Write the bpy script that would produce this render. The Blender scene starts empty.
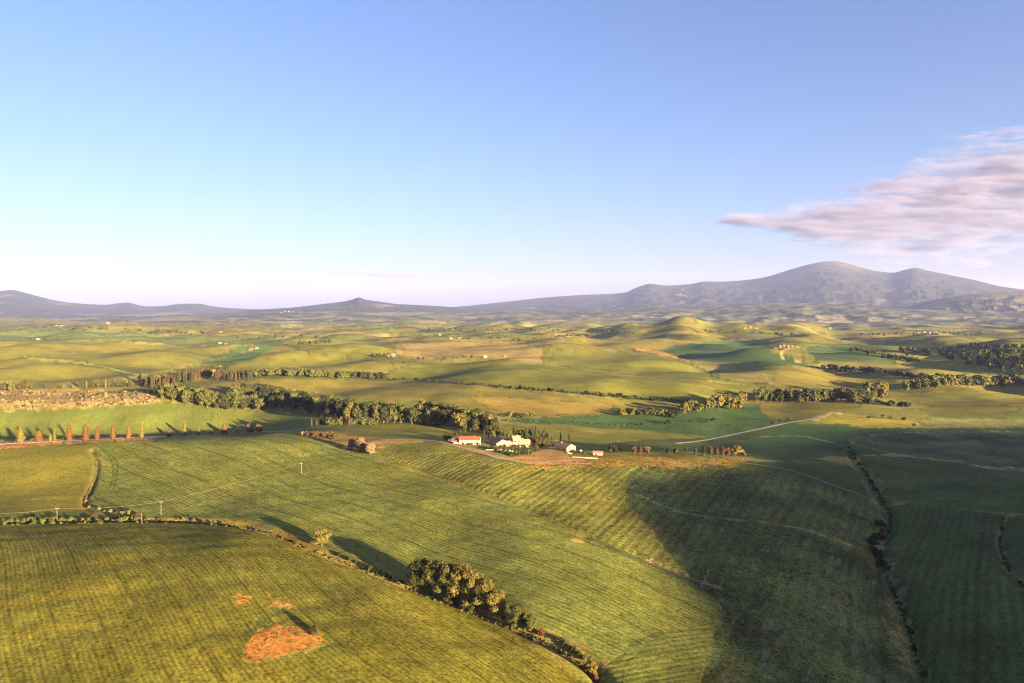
import bpy, bmesh, math, random
import numpy as np
from mathutils import Vector
# ------------------------------------------------------------------ camera, sky, sun, exposure
S = bpy.context.scene
C = S.collection
F, HZ, H = 683.0, 312.0, 130.0          # focal length in pixels, horizon row, height of the drone
cam_d = bpy.data.cameras.new('camera'); cam = bpy.data.objects.new('camera', cam_d); C.objects.link(cam)
cam.location = (0, 0, H); cam.rotation_euler = (math.radians(90), 0, 0)
cam_d.sensor_width = 36.0; cam_d.lens = 36.0 * F / 1024.0
cam_d.shift_y = -(341.5 - HZ) / 1024.0
cam_d.clip_start = 0.5; cam_d.clip_end = 200000
S.camera = cam
SUN_EL = math.radians(7.2)
SUN_AZ = math.radians(137.0)             # clockwise from +Y (the view direction): behind and to the right
sun_dir = Vector((math.sin(SUN_AZ) * math.cos(SUN_EL), math.cos(SUN_AZ) * math.cos(SUN_EL), math.sin(SUN_EL)))
W = bpy.data.worlds.new('World'); S.world = W; W.use_nodes = True
wn = W.node_tree.nodes; wl = W.node_tree.links
sky = wn.new('ShaderNodeTexSky'); sky.sky_type = 'NISHITA'; sky.sun_disc = False
sky.sun_elevation = SUN_EL; sky.sun_rotation = SUN_AZ
sky.altitude = 500; sky.air_density = 1.0; sky.dust_density = 2.4; sky.ozone_density = 4.0
bg = wn['Background']; bg.inputs[1].default_value = 0.052
tint = wn.new('ShaderNodeMix'); tint.data_type = 'RGBA'; tint.blend_type = 'MULTIPLY'; tint.inputs[0].default_value = 1.0
tint.inputs[7].default_value = (1.16, .79, .79, 1)      # a slightly rosier evening sky
wl.new(sky.outputs[0], tint.inputs[6]); wl.new(tint.outputs[2], bg.inputs[0])
sl = bpy.data.lights.new('sun', 'SUN'); sl.energy = 5.0; sl.angle = math.radians(0.53); sl.color = (1.0, 0.77, 0.41)
so = bpy.data.objects.new('sun', sl); C.objects.link(so)
so.rotation_euler = (-sun_dir).to_track_quat('-Z', 'Y').to_euler(); so.location = sun_dir * 500
S.view_settings.view_transform = 'Standard'; S.view_settings.look = 'None'; S.view_settings.gamma = 1
S.view_settings.exposure = 3.12
S.cycles.max_bounces = 4; S.cycles.diffuse_bounces = 2; S.cycles.volume_bounces = 1
S.cycles.transparent_max_bounces = 8
S.cycles.use_denoising = True; S.cycles.denoiser = 'OPENIMAGEDENOISE'; S.cycles.pixel_filter_type = 'BLACKMAN_HARRIS'; S.cycles.filter_width = 1.05
rng = np.random.default_rng(7); random.seed(7)

# ------------------------------------------------------------------ material helpers
def new_mat(name):
    m = bpy.data.materials.new(name); m.use_nodes = True
    nt = m.node_tree; b = nt.nodes['Principled BSDF']
    b.inputs['Roughness'].default_value = 0.9
    b.inputs['Specular IOR Level'].default_value = 0.15
    return m, nt, b
def nd(nt, typ, **kw):
    n = nt.nodes.new(typ)
    for k, v in kw.items():
        if k.startswith('_'): setattr(n, k[1:], v)
        else: n.inputs[k].default_value = v
    return n
def mth(nt, op, a, b=None, c=None, clamp=False):
    n = nt.nodes.new('ShaderNodeMath'); n.operation = op; n.use_clamp = clamp
    for i, v in enumerate((a, b, c)):
        if v is None: continue
        if isinstance(v, (int, float)): n.inputs[i].default_value = v
        else: nt.links.new(v, n.inputs[i])
    return n.outputs[0]
def noise(nt, vec, scale, detail=3, rough=0.55):
    n = nd(nt, 'ShaderNodeTexNoise', Scale=scale, Detail=detail, Roughness=rough)
    nt.links.new(vec, n.inputs['Vector']); return n.outputs[0]
def mixc(nt, fac, a, b, mode='MIX'):
    n = nt.nodes.new('ShaderNodeMix'); n.data_type = 'RGBA'; n.blend_type = mode
    if isinstance(fac, (int, float)): n.inputs[0].default_value = fac
    else: nt.links.new(fac, n.inputs[0])
    for i, v in ((6, a), (7, b)):
        if isinstance(v, tuple): n.inputs[i].default_value = (*v, 1)
        else: nt.links.new(v, n.inputs[i])
    return n.outputs[2]
def ramp(nt, fac, stops):
    r = nt.nodes.new('ShaderNodeValToRGB'); e = r.color_ramp.elements
    while len(e) < len(stops): e.new(0.5)
    for el, (p, c) in zip(e, stops): el.position = p; el.color = (*c, 1)
    nt.links.new(fac, r.inputs[0]); return r.outputs[0]
def simple_mat(name, col, col2=None, scale=1.0, rough=0.9, spec=0.15, bump=0.0):
    m, nt, b = new_mat(name)
    b.inputs['Roughness'].default_value = rough; b.inputs['Specular IOR Level'].default_value = spec
    tc = nt.nodes.new('ShaderNodeTexCoord')
    n = noise(nt, tc.outputs['Object'], scale, 4)
    c2 = col2 or tuple(v * 0.75 for v in col)
    nt.links.new(ramp(nt, n, [(0.35, c2), (0.65, col)]), b.inputs['Base Color'])
    if bump:
        bp = nd(nt, 'ShaderNodeBump', Strength=0.6, Distance=bump); nt.links.new(n, bp.inputs['Height'])
        nt.links.new(bp.outputs[0], b.inputs['Normal'])
    return m

# ------------------------------------------------------------------ terrain heights
def cp(px, py, z):
    d = F * (H - z) / (py - HZ); return ((px - 512) / F * d, d, z)
CP = [cp(*t) for t in [
 (-100,760,-1),(250,760,0),(500,760,-1),(640,760,-4),(800,760,-9),(920,760,-20),(1100,760,-16),
 (-60,683,0),(120,683,2),(300,683,3),(450,683,2),(590,683,-5),(680,683,-6),(780,683,-10),(930,683,-24),(1000,683,-19),(1100,683,-14),
 (-60,600,2),(100,600,5),(250,600,6),(370,600,4),(480,610,-3),(560,600,-2),(660,600,-5),(760,600,-12),(905,610,-26),(980,600,-20),(1100,600,-12),
 (-60,550,3),(100,550,5),(220,550,5),(330,552,0),(420,560,-4),(520,545,1),(620,545,-1),(720,545,-7),(820,540,-16),(885,535,-26),(960,540,-20),(1100,540,-12),
 (-60,515,-6),(90,508,-7),(200,515,-4),(300,510,0),(420,505,2),(540,505,3),(620,500,0),(720,505,-7),(800,505,-14),(880,500,-25),(960,510,-20),(1080,500,-14),
 (-60,475,-3),(50,475,-3),(100,470,-3),(180,475,0),(300,470,3),(420,470,4),(540,475,5),(640,475,4),(720,475,-2),(800,480,-13),(870,480,-24),(960,480,-22),(1080,480,-18),
 (-60,447,3),(40,444,4),(120,440,5),(200,436,6),(265,434,7),(320,438,7),(380,440,8),(440,442,9),(500,450,8),(560,456,7),(600,458,6),(650,458,4),(700,457,0),(735,458,-6),
 (800,455,-20),(860,455,-24),(940,455,-24),(1040,455,-22),
 # behind the ridges
 (0,432.5,-42),(80,432,-43),(160,430.5,-43),(240,429,-42),(310,425,-14),(380,425,-14),
 (520,425,-22),(600,430,-25),(680,430,-26),(760,428,-26),(860,425,-24),(960,425,-25),(1080,425,-25),
 (0,419,-30),(80,418,-29),(150,414,-27),(0,405,-17),(80,404,-16),(150,401,-15),(220,405,-20),(300,410,-22),(380,414,-22),(460,418,-22),(560,414,-20),(640,412,-24),(740,408,-25),(840,410,-20),(950,405,-24),(1080,405,-25),
 (0,390,-13),(80,389,-10),(150,387,-9),(220,384,-8),(300,392,-18),(380,396,-16),(460,398,-10),(560,400,-14),(640,400,-20),(760,395,-24),(880,390,-24),(1040,385,-22),
 (0,372,-10),(80,372,-12),(160,370,-10),(240,370,-4),(320,375,-10),(380,380,-14),(440,385,-10),(520,380,-2),(600,383,-2),(680,388,-8),(760,384,-16),(860,375,-16),(960,372,-14),(1060,370,-6),
 (0,355,6),(80,355,6),(160,352,4),(240,357,-2),(300,353,6),(360,362,-2),(420,366,-8),(500,363,6),(560,367,6),(624,376,2),(690,368,-6),(760,366,-10),(840,362,-8),(930,358,2),(1020,352,14),
 (0,342,8),(100,342,4),(200,344,0),(280,344,4),(360,346,-4),(440,344,8),(520,346,2),(600,350,0),(680,352,-4),(760,350,-6),(840,348,-4),(920,346,4),(1020,343,12),
 (-60,332,10),(100,332,8),(250,332,0),(400,333,0),(520,334,0),(640,338,4),(760,336,10),(900,336,0),(1060,336,0),
 (-60,325,10),(150,325,0),(300,325,0),(450,326,-4),(600,327,-6),(900,327,-6),(1080,327,-5),
]]
# hidden ground right behind the crests: (column, depth, height)
for px, d, z in [(0,790,-18),(80,790,-19),(160,800,-22),(250,810,-22),(640,730,-14),(700,720,-18),(560,740,-12),
                 (460,720,-4),(380,760,-4),(640,1600,-12),(560,2100,-8),(720,1700,-14),
                 (0,9000,0),(300,9000,0),(600,9000,0),(900,9000,0),(0,16000,30),(512,16000,30),(1024,16000,30),(0,26000,60),(512,26000,60),(1024,26000,60),
                 (-900,300,0),(-900,800,-5),(-900,3000,5),(1900,300,-8),(1900,800,-15),(1900,3000,5),(512,60,2),(-900,60,2),(1900,60,-6)]:
    CP.append(((px - 512) / F * d, d, z))
CP = np.array(CP)
def pq(x, y): return np.arctan2(x, y) * 2.2, np.log(np.hypot(x, y))
cpa, cpb = pq(CP[:, 0], CP[:, 1])
def tps(r2): return np.where(r2 > 1e-12, 0.5 * r2 * np.log(np.maximum(r2, 1e-12)), 0)
n = len(CP)
K = tps((cpa[:, None] - cpa) ** 2 + (cpb[:, None] - cpb) ** 2) + np.eye(n) * 2e-4
Pm = np.stack([np.ones(n), cpa, cpb], 1)
A = np.zeros((n + 3, n + 3)); A[:n, :n] = K; A[:n, n:] = Pm; A[n:, :n] = Pm.T
sol = np.linalg.solve(A, np.concatenate([CP[:, 2], np.zeros(3)]))
def waves(x, y, wl0, wl1, count, seed):
    r = np.random.default_rng(seed); out = np.zeros_like(x)
    for i in range(count):
        a = r.uniform(0, 2 * math.pi); k = 2 * math.pi / np.exp(r.uniform(math.log(wl0), math.log(wl1)))
        out += np.sin(k * (x * math.cos(a) + y * math.sin(a)) + r.uniform(0, 6.28))
    return out / math.sqrt(count / 2)
def sst(a, b, x):
    t = np.clip((x - a) / (b - a), 0, 1); return t * t * (3 - 2 * t)
def base_height(x, y):
    r = np.hypot(x, y); p = np.arctan2(x, y)
    pc = np.clip(p, -1.25, 1.25) * 2.2; q = np.log(np.maximum(r, 50))
    z = sol[n] + sol[n + 1] * pc + sol[n + 2] * q
    for i in range(n): z += sol[i] * tps((pc - cpa[i]) ** 2 + (q - cpb[i]) ** 2)
    z = z + (-5 - z) * sst(1.25, 2.6, np.abs(p))
    far = sst(900, 1900, r) * (1 - sst(14000, 20000, r))
    z += far * (6.2 * waves(x, y, 260, 560, 14, 3) + sst(1200, 2200, r) * 7.5 * waves(x, y, 420, 800, 10, 4)) + sst(3200, 6000, r) * (1 - sst(14000, 20000, r)) * 9 * waves(x, y, 700, 1800, 12, 5)
    z += 0.08 * waves(x, y, 14, 60, 22, 9) * (1 - sst(900, 1600, r)) + 0.25 * waves(x, y, 60, 180, 14, 19) * sst(300, 700, r)
    # dome hill in the middle distance
    for hx, hy, hz, sx, sy in [(1010, 4000, 50, 340, 420), (760, 4050, 26, 420, 420), (1450, 4200, 34, 340, 420), (1950, 4600, 30, 400, 400)]:
        z += hz * np.exp(-((x - hx) / sx) ** 2 - ((y - hy) / sy) ** 2)
    return z
ang = np.concatenate([np.linspace(-math.pi, -0.75, 26)[:-1], np.linspace(-0.75, 0.75, 1060), np.linspace(0.75, math.pi, 26)[1:]])
pys = np.concatenate([np.arange(790, 350, -0.75), np.arange(350, 316, -0.32)])
rad = np.concatenate([np.geomspace(3, F * 140 / (791 - HZ), 34), F * 140 / (pys - HZ)[1:], np.geomspace(F * 140 / (316 - HZ) * 1.02, 34000, 6)])
AG, RG = np.meshgrid(ang, rad)
XG = RG * np.sin(AG); YG = RG * np.cos(AG)
ZG = base_height(XG, YG)
lr = np.log(rad)
def zat(x, y):
    x = np.atleast_1d(np.asarray(x, float)); y = np.atleast_1d(np.asarray(y, float))
    i = np.interp(np.arctan2(x, y), ang, np.arange(len(ang))); j = np.interp(np.log(np.maximum(np.hypot(x, y), 3.01)), lr, np.arange(len(rad)))
    i0 = np.minimum(i.astype(int), len(ang) - 2); j0 = np.minimum(j.astype(int), len(rad) - 2); fi = i - i0; fj = j - j0
    return (ZG[j0, i0] * (1 - fi) + ZG[j0, i0 + 1] * fi) * (1 - fj) + (ZG[j0 + 1, i0] * (1 - fi) + ZG[j0 + 1, i0 + 1] * fi) * fj
def at(px, py):
    """point of the ground seen at a photograph position: first hit of the sight line with the terrain"""
    p = math.atan2(px - 512, F); i = np.interp(p, ang, np.arange(len(ang))); i0 = min(int(i), len(ang) - 2); f = i - i0
    zc = ZG[:, i0] * (1 - f) + ZG[:, i0 + 1] * f
    yc = rad * math.cos(p); pc = HZ + F * (H - zc) / yc
    hit = np.nonzero(pc <= py)[0]
    j = hit[0] if len(hit) and hit[0] > 0 else len(rad) - 1
    t = (pc[j - 1] - py) / max(pc[j - 1] - pc[j], 1e-9); r = rad[j - 1] + (rad[j] - rad[j - 1]) * min(max(t, 0), 1)
    return r * math.sin(p), r * math.cos(p)
def at3(px, py):
    x, y = at(px, py); return x, y, float(zat(x, y)[0])
def smooth(pts, sub=5, closed=False):
    P = np.array(pts, float); m = len(P); out = []
    for i in range(m if closed else m - 1):
        g = (lambda k: P[k % m]) if closed else (lambda k: P[min(max(k, 0), m - 1)])
        a, b, c, d = g(i - 1), g(i), g(i + 1), g(i + 2)
        for s in range(sub):
            t = s / sub
            out.append(0.5 * (2 * b + (c - a) * t + (2 * a - 5 * b + 4 * c - d) * t * t + (3 * b - a - 3 * c + d) * t ** 3))
    if not closed: out.append(P[-1])
    return out
def ground_line(pts, sub=5):
    return np.array([at(*p) for p in smooth(pts, sub)])
def line_dist(L, x, y, reach):
    """distance of every grid point to a ground polyline, only where it is within reach"""
    x0, y0 = L.min(0) - reach; x1, y1 = L.max(0) + reach
    idx = np.nonzero((x > x0) & (x < x1) & (y > y0) & (y < y1))
    X = x[idx]; Y = y[idx]; D = np.full(X.shape, 1e9)
    for (ax, ay), (bx, by) in zip(L[:-1], L[1:]):
        dx, dy = bx - ax, by - ay; l2 = dx * dx + dy * dy + 1e-9
        t = np.clip(((X - ax) * dx + (Y - ay) * dy) / l2, 0, 1)
        D = np.minimum(D, np.hypot(X - ax - t * dx, Y - ay - t * dy))
    return idx, D
# ditches and gullies are cut into the ground: (points, half width, depth)
DITCHES = [
 ([(-30,523),(60,521),(150,520),(220,522),(262,529),(312,549),(362,567),(410,586),(470,608),(520,628),(562,648),(592,668),(606,690)], 3.6, 3.2),
 ([(92,450),(97,462),(95,478),(89,492),(84,502),(90,512),(110,520)], 2.0, 2.2),
 ([(848,448),(858,466),(872,486),(884,508),(890,528),(878,548),(884,572),(898,598),(910,630),(918,660),(930,690)], 5.0, 4.5),
 ([(375,452),(420,468),(480,490),(560,522),(640,556),(690,580),(735,606)], 2.5, 0.9),
 ([(1030,600),(1010,578),(998,556),(1002,532),(1010,518)], 3.0, 1.6),
]
for pts, w, dep in DITCHES:
    L = ground_line(pts); idx, D = line_dist(L, XG, YG, w * 4)
    ZG[idx] -= dep * np.exp(-(D / w) ** 2)

# ------------------------------------------------------------------ fields: base colours, crop rows, soil
G1, G2, G3 = (.102,.095,.024), (.092,.098,.028), (.040,.066,.028)
YL, OL, BR, RD = (.120,.104,.028), (.120,.096,.028), (.170,.118,.055), (.34,.17,.075)
DG, TN, PL = (.042,.055,.022), (.135,.112,.048), (.15,.14,.06)
FIELDS = []
def field(pts, col, mottle=0.3, row=None, spacing=3.0, amp=0.0, curve=True, soil=0.0, ragged=0):
    FIELDS.append((pts, col, mottle, row, spacing, amp, curve, soil, ragged))
# far belt, then nearer and nearer
field([(-80,342),(100,342),(175,345),(250,345),(246,352),(208,360),(180,368),(150,374),(115,379),(60,382),(-80,378)], YL, .3)
field([(-80,325),(60,326),(140,333),(215,336),(285,338),(250,345),(175,345),(100,341),(-80,341)], (.085,.095,.035), .4)
field([(-80,316),(60,317),(150,322),(240,326),(285,332),(215,336),(140,332),(60,325),(-80,324)], OL, .5)
field([(28,357),(78,361),(128,371),(150,374),(134,376),(100,367),(60,362),(28,359)], (.20,.19,.05), .2)
field([(245,346),(283,344),(308,352),(300,360),(250,360),(205,364),(206,360)], (.055,.085,.035), .3)
field([(250,360),(265,351),(283,345),(308,352),(350,359),(392,364),(389,373),(350,372),(313,370),(205,370)], YL, .3)
field([(285,338),(340,340),(397,345),(400,356),(350,358),(308,351),(283,344)], G1, .4)
field([(397,346),(443,342),(510,342),(551,350),(546,363),(510,360),(470,358),(412,359),(400,356)], BR, .35)
field([(443,342),(470,336),(540,343),(551,349),(510,342)], OL, .3)
field([(540,344),(616,339),(648,338),(719,339),(682,346),(663,349),(632,346),(605,349),(551,350)], OL, .35)
field([(551,350),(587,350),(624,352),(669,357),(690,365),(719,379),(669,378),(627,374),(598,369),(546,363)], G1, .3, ((600,355),(690,376)), 9, .1)
field([(632,349),(663,351),(690,361),(669,357)], (.30,.15,.05), .3)
field([(663,349),(721,341),(770,341),(800,347),(800,366),(770,364),(732,362),(695,361)], G3, .2)
field([(690,362),(732,362),(770,366),(770,382),(724,379)], TN, .35, ((700,364),(760,378)), 9, .15)
field([(770,342),(798,343),(836,346),(810,348),(821,356),(813,361),(826,368),(800,364),(790,356),(772,353)], YL, .3)
field([(810,347),(857,347),(900,357),(889,361),(833,360),(813,356)], G3, .3)
field([(821,361),(860,362),(900,366),(962,374),(1000,376),(1000,382),(930,380),(880,374),(826,369)], TN, .3)
field([(912,356),(936,357),(994,369),(1040,374),(982,375),(936,374),(900,366)], YL, .25)
field([(770,366),(826,369),(880,374),(900,382),(870,388),(800,388),(770,382)], OL, .35, ((780,368),(880,386)), 8, .15)
field([(392,372),(412,364),(450,361),(510,361),(560,366),(624,375),(748,385),(770,388),(700,399),(640,397),(520,388),(473,383),(392,380)], G1, .35, ((420,372),(640,392)), 9, .08)
field([(250,380),(300,379),(344,380),(392,381),(473,385),(520,390),(600,398),(690,403),(640,411),(560,416),(505,416),(478,409),(430,402),(370,400),(300,391),(250,389)], OL, .4)
field([(470,396),(540,400),(610,404),(600,412),(540,415),(500,411)], (.17,.115,.035), .4)
field([(-80,384),(30,384),(75,388),(140,386),(200,380),(260,378),(252,389),(170,388),(152,393),(60,391),(-80,392)], OL, .4)
field([(152,393),(170,388),(250,388),(330,394),(330,401),(240,398),(165,402)], OL, .3)
field([(-80,391),(40,390),(100,390),(150,394),(158,402),(100,407),(30,410),(-80,412)], (.23,.15,.075), .6)
field([(-80,412),(60,408),(160,402),(200,404),(260,410),(300,416),(340,424),(270,432),(150,437),(0,442),(-80,444)], G2, .2)
field([(560,417),(640,412),(700,408),(760,404),(800,420),(780,430),(720,437),(640,430),(540,424),(500,420)], G3, .35)  # shade on the plain behind the ridge, put in as dark field colour
field([(760,404),(800,401),(833,400),(862,404),(840,413),(807,419),(770,418)], OL, .3)
field([(848,410),(883,407),(927,413),(912,420),(880,420),(840,414)], YL, .25)
field([(813,421),(833,413),(868,416),(912,421),(914,427),(862,427)], (.19,.15,.03), .2)
field([(883,395),(965,389),(1060,386),(1060,399),(965,399),(892,399)], YL, .3, ((890,397),(1020,387)), 12, .3)
field([(930,418),(1060,421),(1060,427),(936,424)], PL, .4)
field([(540,424),(600,428),(660,434),(690,438),(640,441),(600,444),(560,440),(520,434)], YL, .3)
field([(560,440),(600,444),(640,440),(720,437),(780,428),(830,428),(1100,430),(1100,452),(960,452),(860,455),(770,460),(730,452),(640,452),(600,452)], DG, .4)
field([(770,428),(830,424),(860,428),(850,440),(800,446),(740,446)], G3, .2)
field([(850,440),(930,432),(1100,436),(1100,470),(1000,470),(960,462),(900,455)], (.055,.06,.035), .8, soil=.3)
# foreground
field([(-120,446),(0,446),(85,446),(97,462),(94,480),(85,497),(80,510),(0,513),(-120,516)], (.112,.094,.021), .3)
field([(90,447),(180,441),(275,434),(310,435),(345,450),(400,470),(500,503),(600,545),(680,580),(722,606),(713,640),(698,720),(610,720),(560,646),(480,606),(400,578),(310,545),(250,524),(170,517),(100,512),(95,495),(100,470)],
      (.100,.100,.030), .34, ((230,460),(600,588)), 2.6, .34)
field([(375,448),(400,443),(440,442),(480,456),(540,467),(600,460),(650,464),(640,480),(628,495),(650,530),(690,578),(600,540),(500,500),(430,472),(385,460)], (.108,.098,.026), .6, ((600,474),(548,508)), 5.5, .30, soil=.15)
field([(300,431),(330,433),(375,437),(440,440),(400,443),(375,448),(345,448),(318,438)], (.24,.13,.06), .9, ragged=4)
field([(340,428),(400,424),(440,430),(450,438),(380,438)], G1, .3)
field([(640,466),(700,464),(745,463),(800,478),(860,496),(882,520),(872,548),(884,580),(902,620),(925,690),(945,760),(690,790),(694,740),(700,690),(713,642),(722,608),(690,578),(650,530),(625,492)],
      (.052,.060,.023), .7, ((800,500),(760,600)), 7.0, .26, soil=.30)  # colour darkened and edge set to deepen the hill's shadow here
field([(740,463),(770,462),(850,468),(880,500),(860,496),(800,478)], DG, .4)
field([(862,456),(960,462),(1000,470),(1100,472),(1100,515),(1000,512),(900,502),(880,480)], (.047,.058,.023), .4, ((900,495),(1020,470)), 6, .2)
field([(895,505),(960,510),(1008,518),(1000,540),(1003,565),(1030,600),(1100,640),(1100,800),(960,800),(930,680),(905,615),(888,570),(884,545)], (.043,.052,.020), .35, ((985,530),(975,660)), 5, .26)  # base colour lowered to paint in deeper shade right of the gully
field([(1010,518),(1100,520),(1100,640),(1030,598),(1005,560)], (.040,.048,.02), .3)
field([(-300,540),(0,527),(90,524),(180,523),(250,530),(310,551),(400,590),(470,614),(540,652),(596,692),(640,760),(700,1200),(-500,1200)],
      (.112,.094,.018), .42, ((110,560),(185,683)), 1.9, .30)
field([(590,690),(600,668),(650,642),(700,626),(720,617),(712,645),(700,690),(690,900),(660,900)], (.100,.098,.028), .35, ((620,660),(760,640)), 3.2, .2)
field([(596,434),(596,434),(596,434)], G1)
# bare red earth: the farm ridge, the drive, the sink hole in the near field, the roadside bank
field([(545,460),(600,456),(650,457),(700,461),(742,458),(745,463),(690,468),(640,466),(590,468),(530,468)], (.23,.13,.036), .7, ragged=4)
field([(440,441),(462,446),(490,455),(520,462.5),(560,464.5),(592,464),(570,456),(556,446.5),(546,448),(530,453),(505,457.5),(480,450),(460,443)], (.33,.165,.075), .4, ragged=.8)
field([(484,446),(498,453),(512,457),(532,452.5),(548,446),(530,443),(505,444)], (.085,.085,.03), .8)
field([(455,438),(480,437),(520,440),(552,441),(556,446),(530,444),(490,447),(470,445)], (.16,.11,.06), .7)
field([(244,657),(250,640),(262,630),(290,626),(312,630),(326,637),(322,645),(300,652),(270,658),(252,662)], (.37,.125,.045), .4, ragged=.9)
field([(233,598),(240,594),(250,597),(246,603),(236,603)], (.30,.13,.05), .8, ragged=1.3)
field([(268,600),(280,600),(296,607),(290,609),(276,606)], (.26,.125,.045), .8, ragged=1.5)
field([(-80,447),(0,442),(80,438),(150,436),(150,439),(80,443),(0,449),(-80,453)], (.44,.19,.085), .5, ragged=1.5)
# thin lines on the ground: wheel tracks, grass margins, dirt paths, a painted lit ridge edge (points, half width, colour, strength)
STROKES = [
 ([(640,495),(680,512),(740,520),(800,528),(850,545)], 1.7, (.15,.125,.085), .65),
 ([(650,560),(690,577),(720,588)], 1.6, (.20,.14,.09), .75),
 ([(575,540),(590,544)], 1.6, (.30,.17,.10), .9),
 ([(860,470),(870,490),(882,512)], 3.0, (.12,.10,.07), .7),
 ([(884,560),(896,600),(904,640),(906,668)], 3.0, (.14,.11,.06), .7),
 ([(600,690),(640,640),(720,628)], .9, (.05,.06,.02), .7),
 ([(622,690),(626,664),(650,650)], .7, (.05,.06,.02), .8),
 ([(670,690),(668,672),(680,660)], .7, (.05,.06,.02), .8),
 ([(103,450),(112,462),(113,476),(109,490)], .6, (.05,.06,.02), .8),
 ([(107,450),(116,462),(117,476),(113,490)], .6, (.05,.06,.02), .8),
 ([(0,536),(80,532),(160,527),(250,534)], 1.0, (.06,.05,.02), .8),
 ([(0,562),(50,550),(110,535),(180,528)], .8, (.06,.05,.02), .7),
 ([(245,660),(270,659),(305,652),(330,642)], 1.0, (.17,.16,.04), .8),
 ([(262,632),(275,625),(295,618)], 1.0, (.06,.05,.015), .7),
 ([(240,650),(250,632),(262,622),(280,612)], 1.6, (.05,.06,.02), .6),
 ([(150,514),(200,504),(250,484)], .5, (.20,.18,.06), .7),
 ([(445,592),(490,612),(530,634),(565,655)], 1.6, (.15,.14,.05), .7),
 ([(300,434),(345,452),(385,462),(440,480),(520,510)], 1.2, (.14,.13,.045), .7),
 ([(980,467),(1060,470)], 6.0, (.20,.18,.15), .8),
 ([(760,437),(800,436),(830,442)], 3.5, (.17,.16,.12), .6),
 ([(500,361),(560,366),(624,375),(690,380),(748,385)], 4.0, (.19,.17,.06), .7),  # sunlit edge of the ridge, painted as a pale line
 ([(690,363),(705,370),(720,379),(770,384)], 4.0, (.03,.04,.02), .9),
 ([(800,347),(786,350),(781,357),(800,362),(822,366),(824,370)], 4.0, (.28,.22,.12), .9),
 ([(840,414),(833,413),(813,421)], 3.0, (.33,.24,.16), .9),
 ([(604,372),(560,368),(520,362)], 3.0, (.08,.08,.03), .5),
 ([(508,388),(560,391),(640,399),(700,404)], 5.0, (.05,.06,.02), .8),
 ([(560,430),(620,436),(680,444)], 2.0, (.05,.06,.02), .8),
 ([(130,371),(150,369),(210,361),(250,350)], 4.0, (.16,.13,.06), .6),
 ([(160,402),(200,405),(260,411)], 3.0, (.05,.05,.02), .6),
 ([(10,411),(80,408),(155,402)], 2.0, (.24,.20,.08), .7),
]
NV = XG.size; shp = XG.shape
col = np.zeros(shp + (3,)); aux = np.zeros(shp + (3,)); rowc = np.zeros(shp); soil = np.zeros(shp)
# patchwork of the plain: cells of arable land, pasture and stubble
pal = np.array([G1, G2, G1, YL, OL, OL, TN, (.075,.08,.03), (.06,.065,.028), G2, OL, (.17,.135,.06)])
far = RG > 700
for (r0, r1, num, seed) in [(0, 3200, 420, 1), (3200, 40000, 1500, 2)]:
    rr = np.random.default_rng(seed)
    th = rr.uniform(-.95, .95, num); rs = np.exp(rr.uniform(math.log(max(r0, 250)), math.log(min(r1 * 1.15, 15000)), num))
    sx, sy, ci = rs * np.sin(th), rs * np.cos(th), rr.integers(0, len(pal), num)
    m = (RG >= r0) & (RG < r1) & (np.abs(AG) < .95)
    X, Y = XG[m], YG[m]
    X2 = X + 25 * waves(X, Y, 150, 400, 5, 31); Y2 = Y + 40 * waves(X, Y, 150, 400, 5, 32)
    # two coordinate frames so that the plots come as long strips
    best = np.full(X.shape, 1e18); sec = np.full(X.shape, 1e18); bi = np.zeros(X.shape, int)
    for k in range(num):
        a = rr.uniform(-.5, .5); ca, sa = math.cos(a), math.sin(a)
        u = (X2 - sx[k]) * ca + (Y2 - sy[k]) * sa; v = -(X2 - sx[k]) * sa + (Y2 - sy[k]) * ca
        d = (u * .55) ** 2 + (v * 1.0) ** 2; b = d < best
        sec = np.where(b, best, np.minimum(sec, d)); best[b] = d[b]; bi[b] = k
    col[m] = pal[ci[bi]] * (0.8 + 0.4 * rr.random(num)[bi])[:, None] * (.62 + .38 * sst(2, 9, (np.sqrt(sec) - np.sqrt(best)) / np.clip(RG[m] / 2500, .6, 3)))[:, None]
    aux[m] = (0, .4, 0)
col[np.abs(AG) >= .95] = G1; aux[np.abs(AG) >= .95] = (0, .3, 0)
def inside(Lx, Ly, x, y):
    c = np.zeros(x.shape, bool); m = len(Lx)
    for i in range(m):
        x0, y0, x1, y1 = Lx[i - 1], Ly[i - 1], Lx[i], Ly[i]
        if y0 == y1: continue
        k = ((y0 > y) != (y1 > y)) & (x < (x1 - x0) * (y - y0) / (y1 - y0) + x0); c ^= k
    return c
def low_ray(px, py):
    """like at(), also for places below the picture's edge"""
    return at(px, min(py, 788)) if py < 789 else (lambda d: ((px - 512) / F * d, d))(F * (H - 4) / (py - HZ))
EDGE = 2.0
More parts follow.
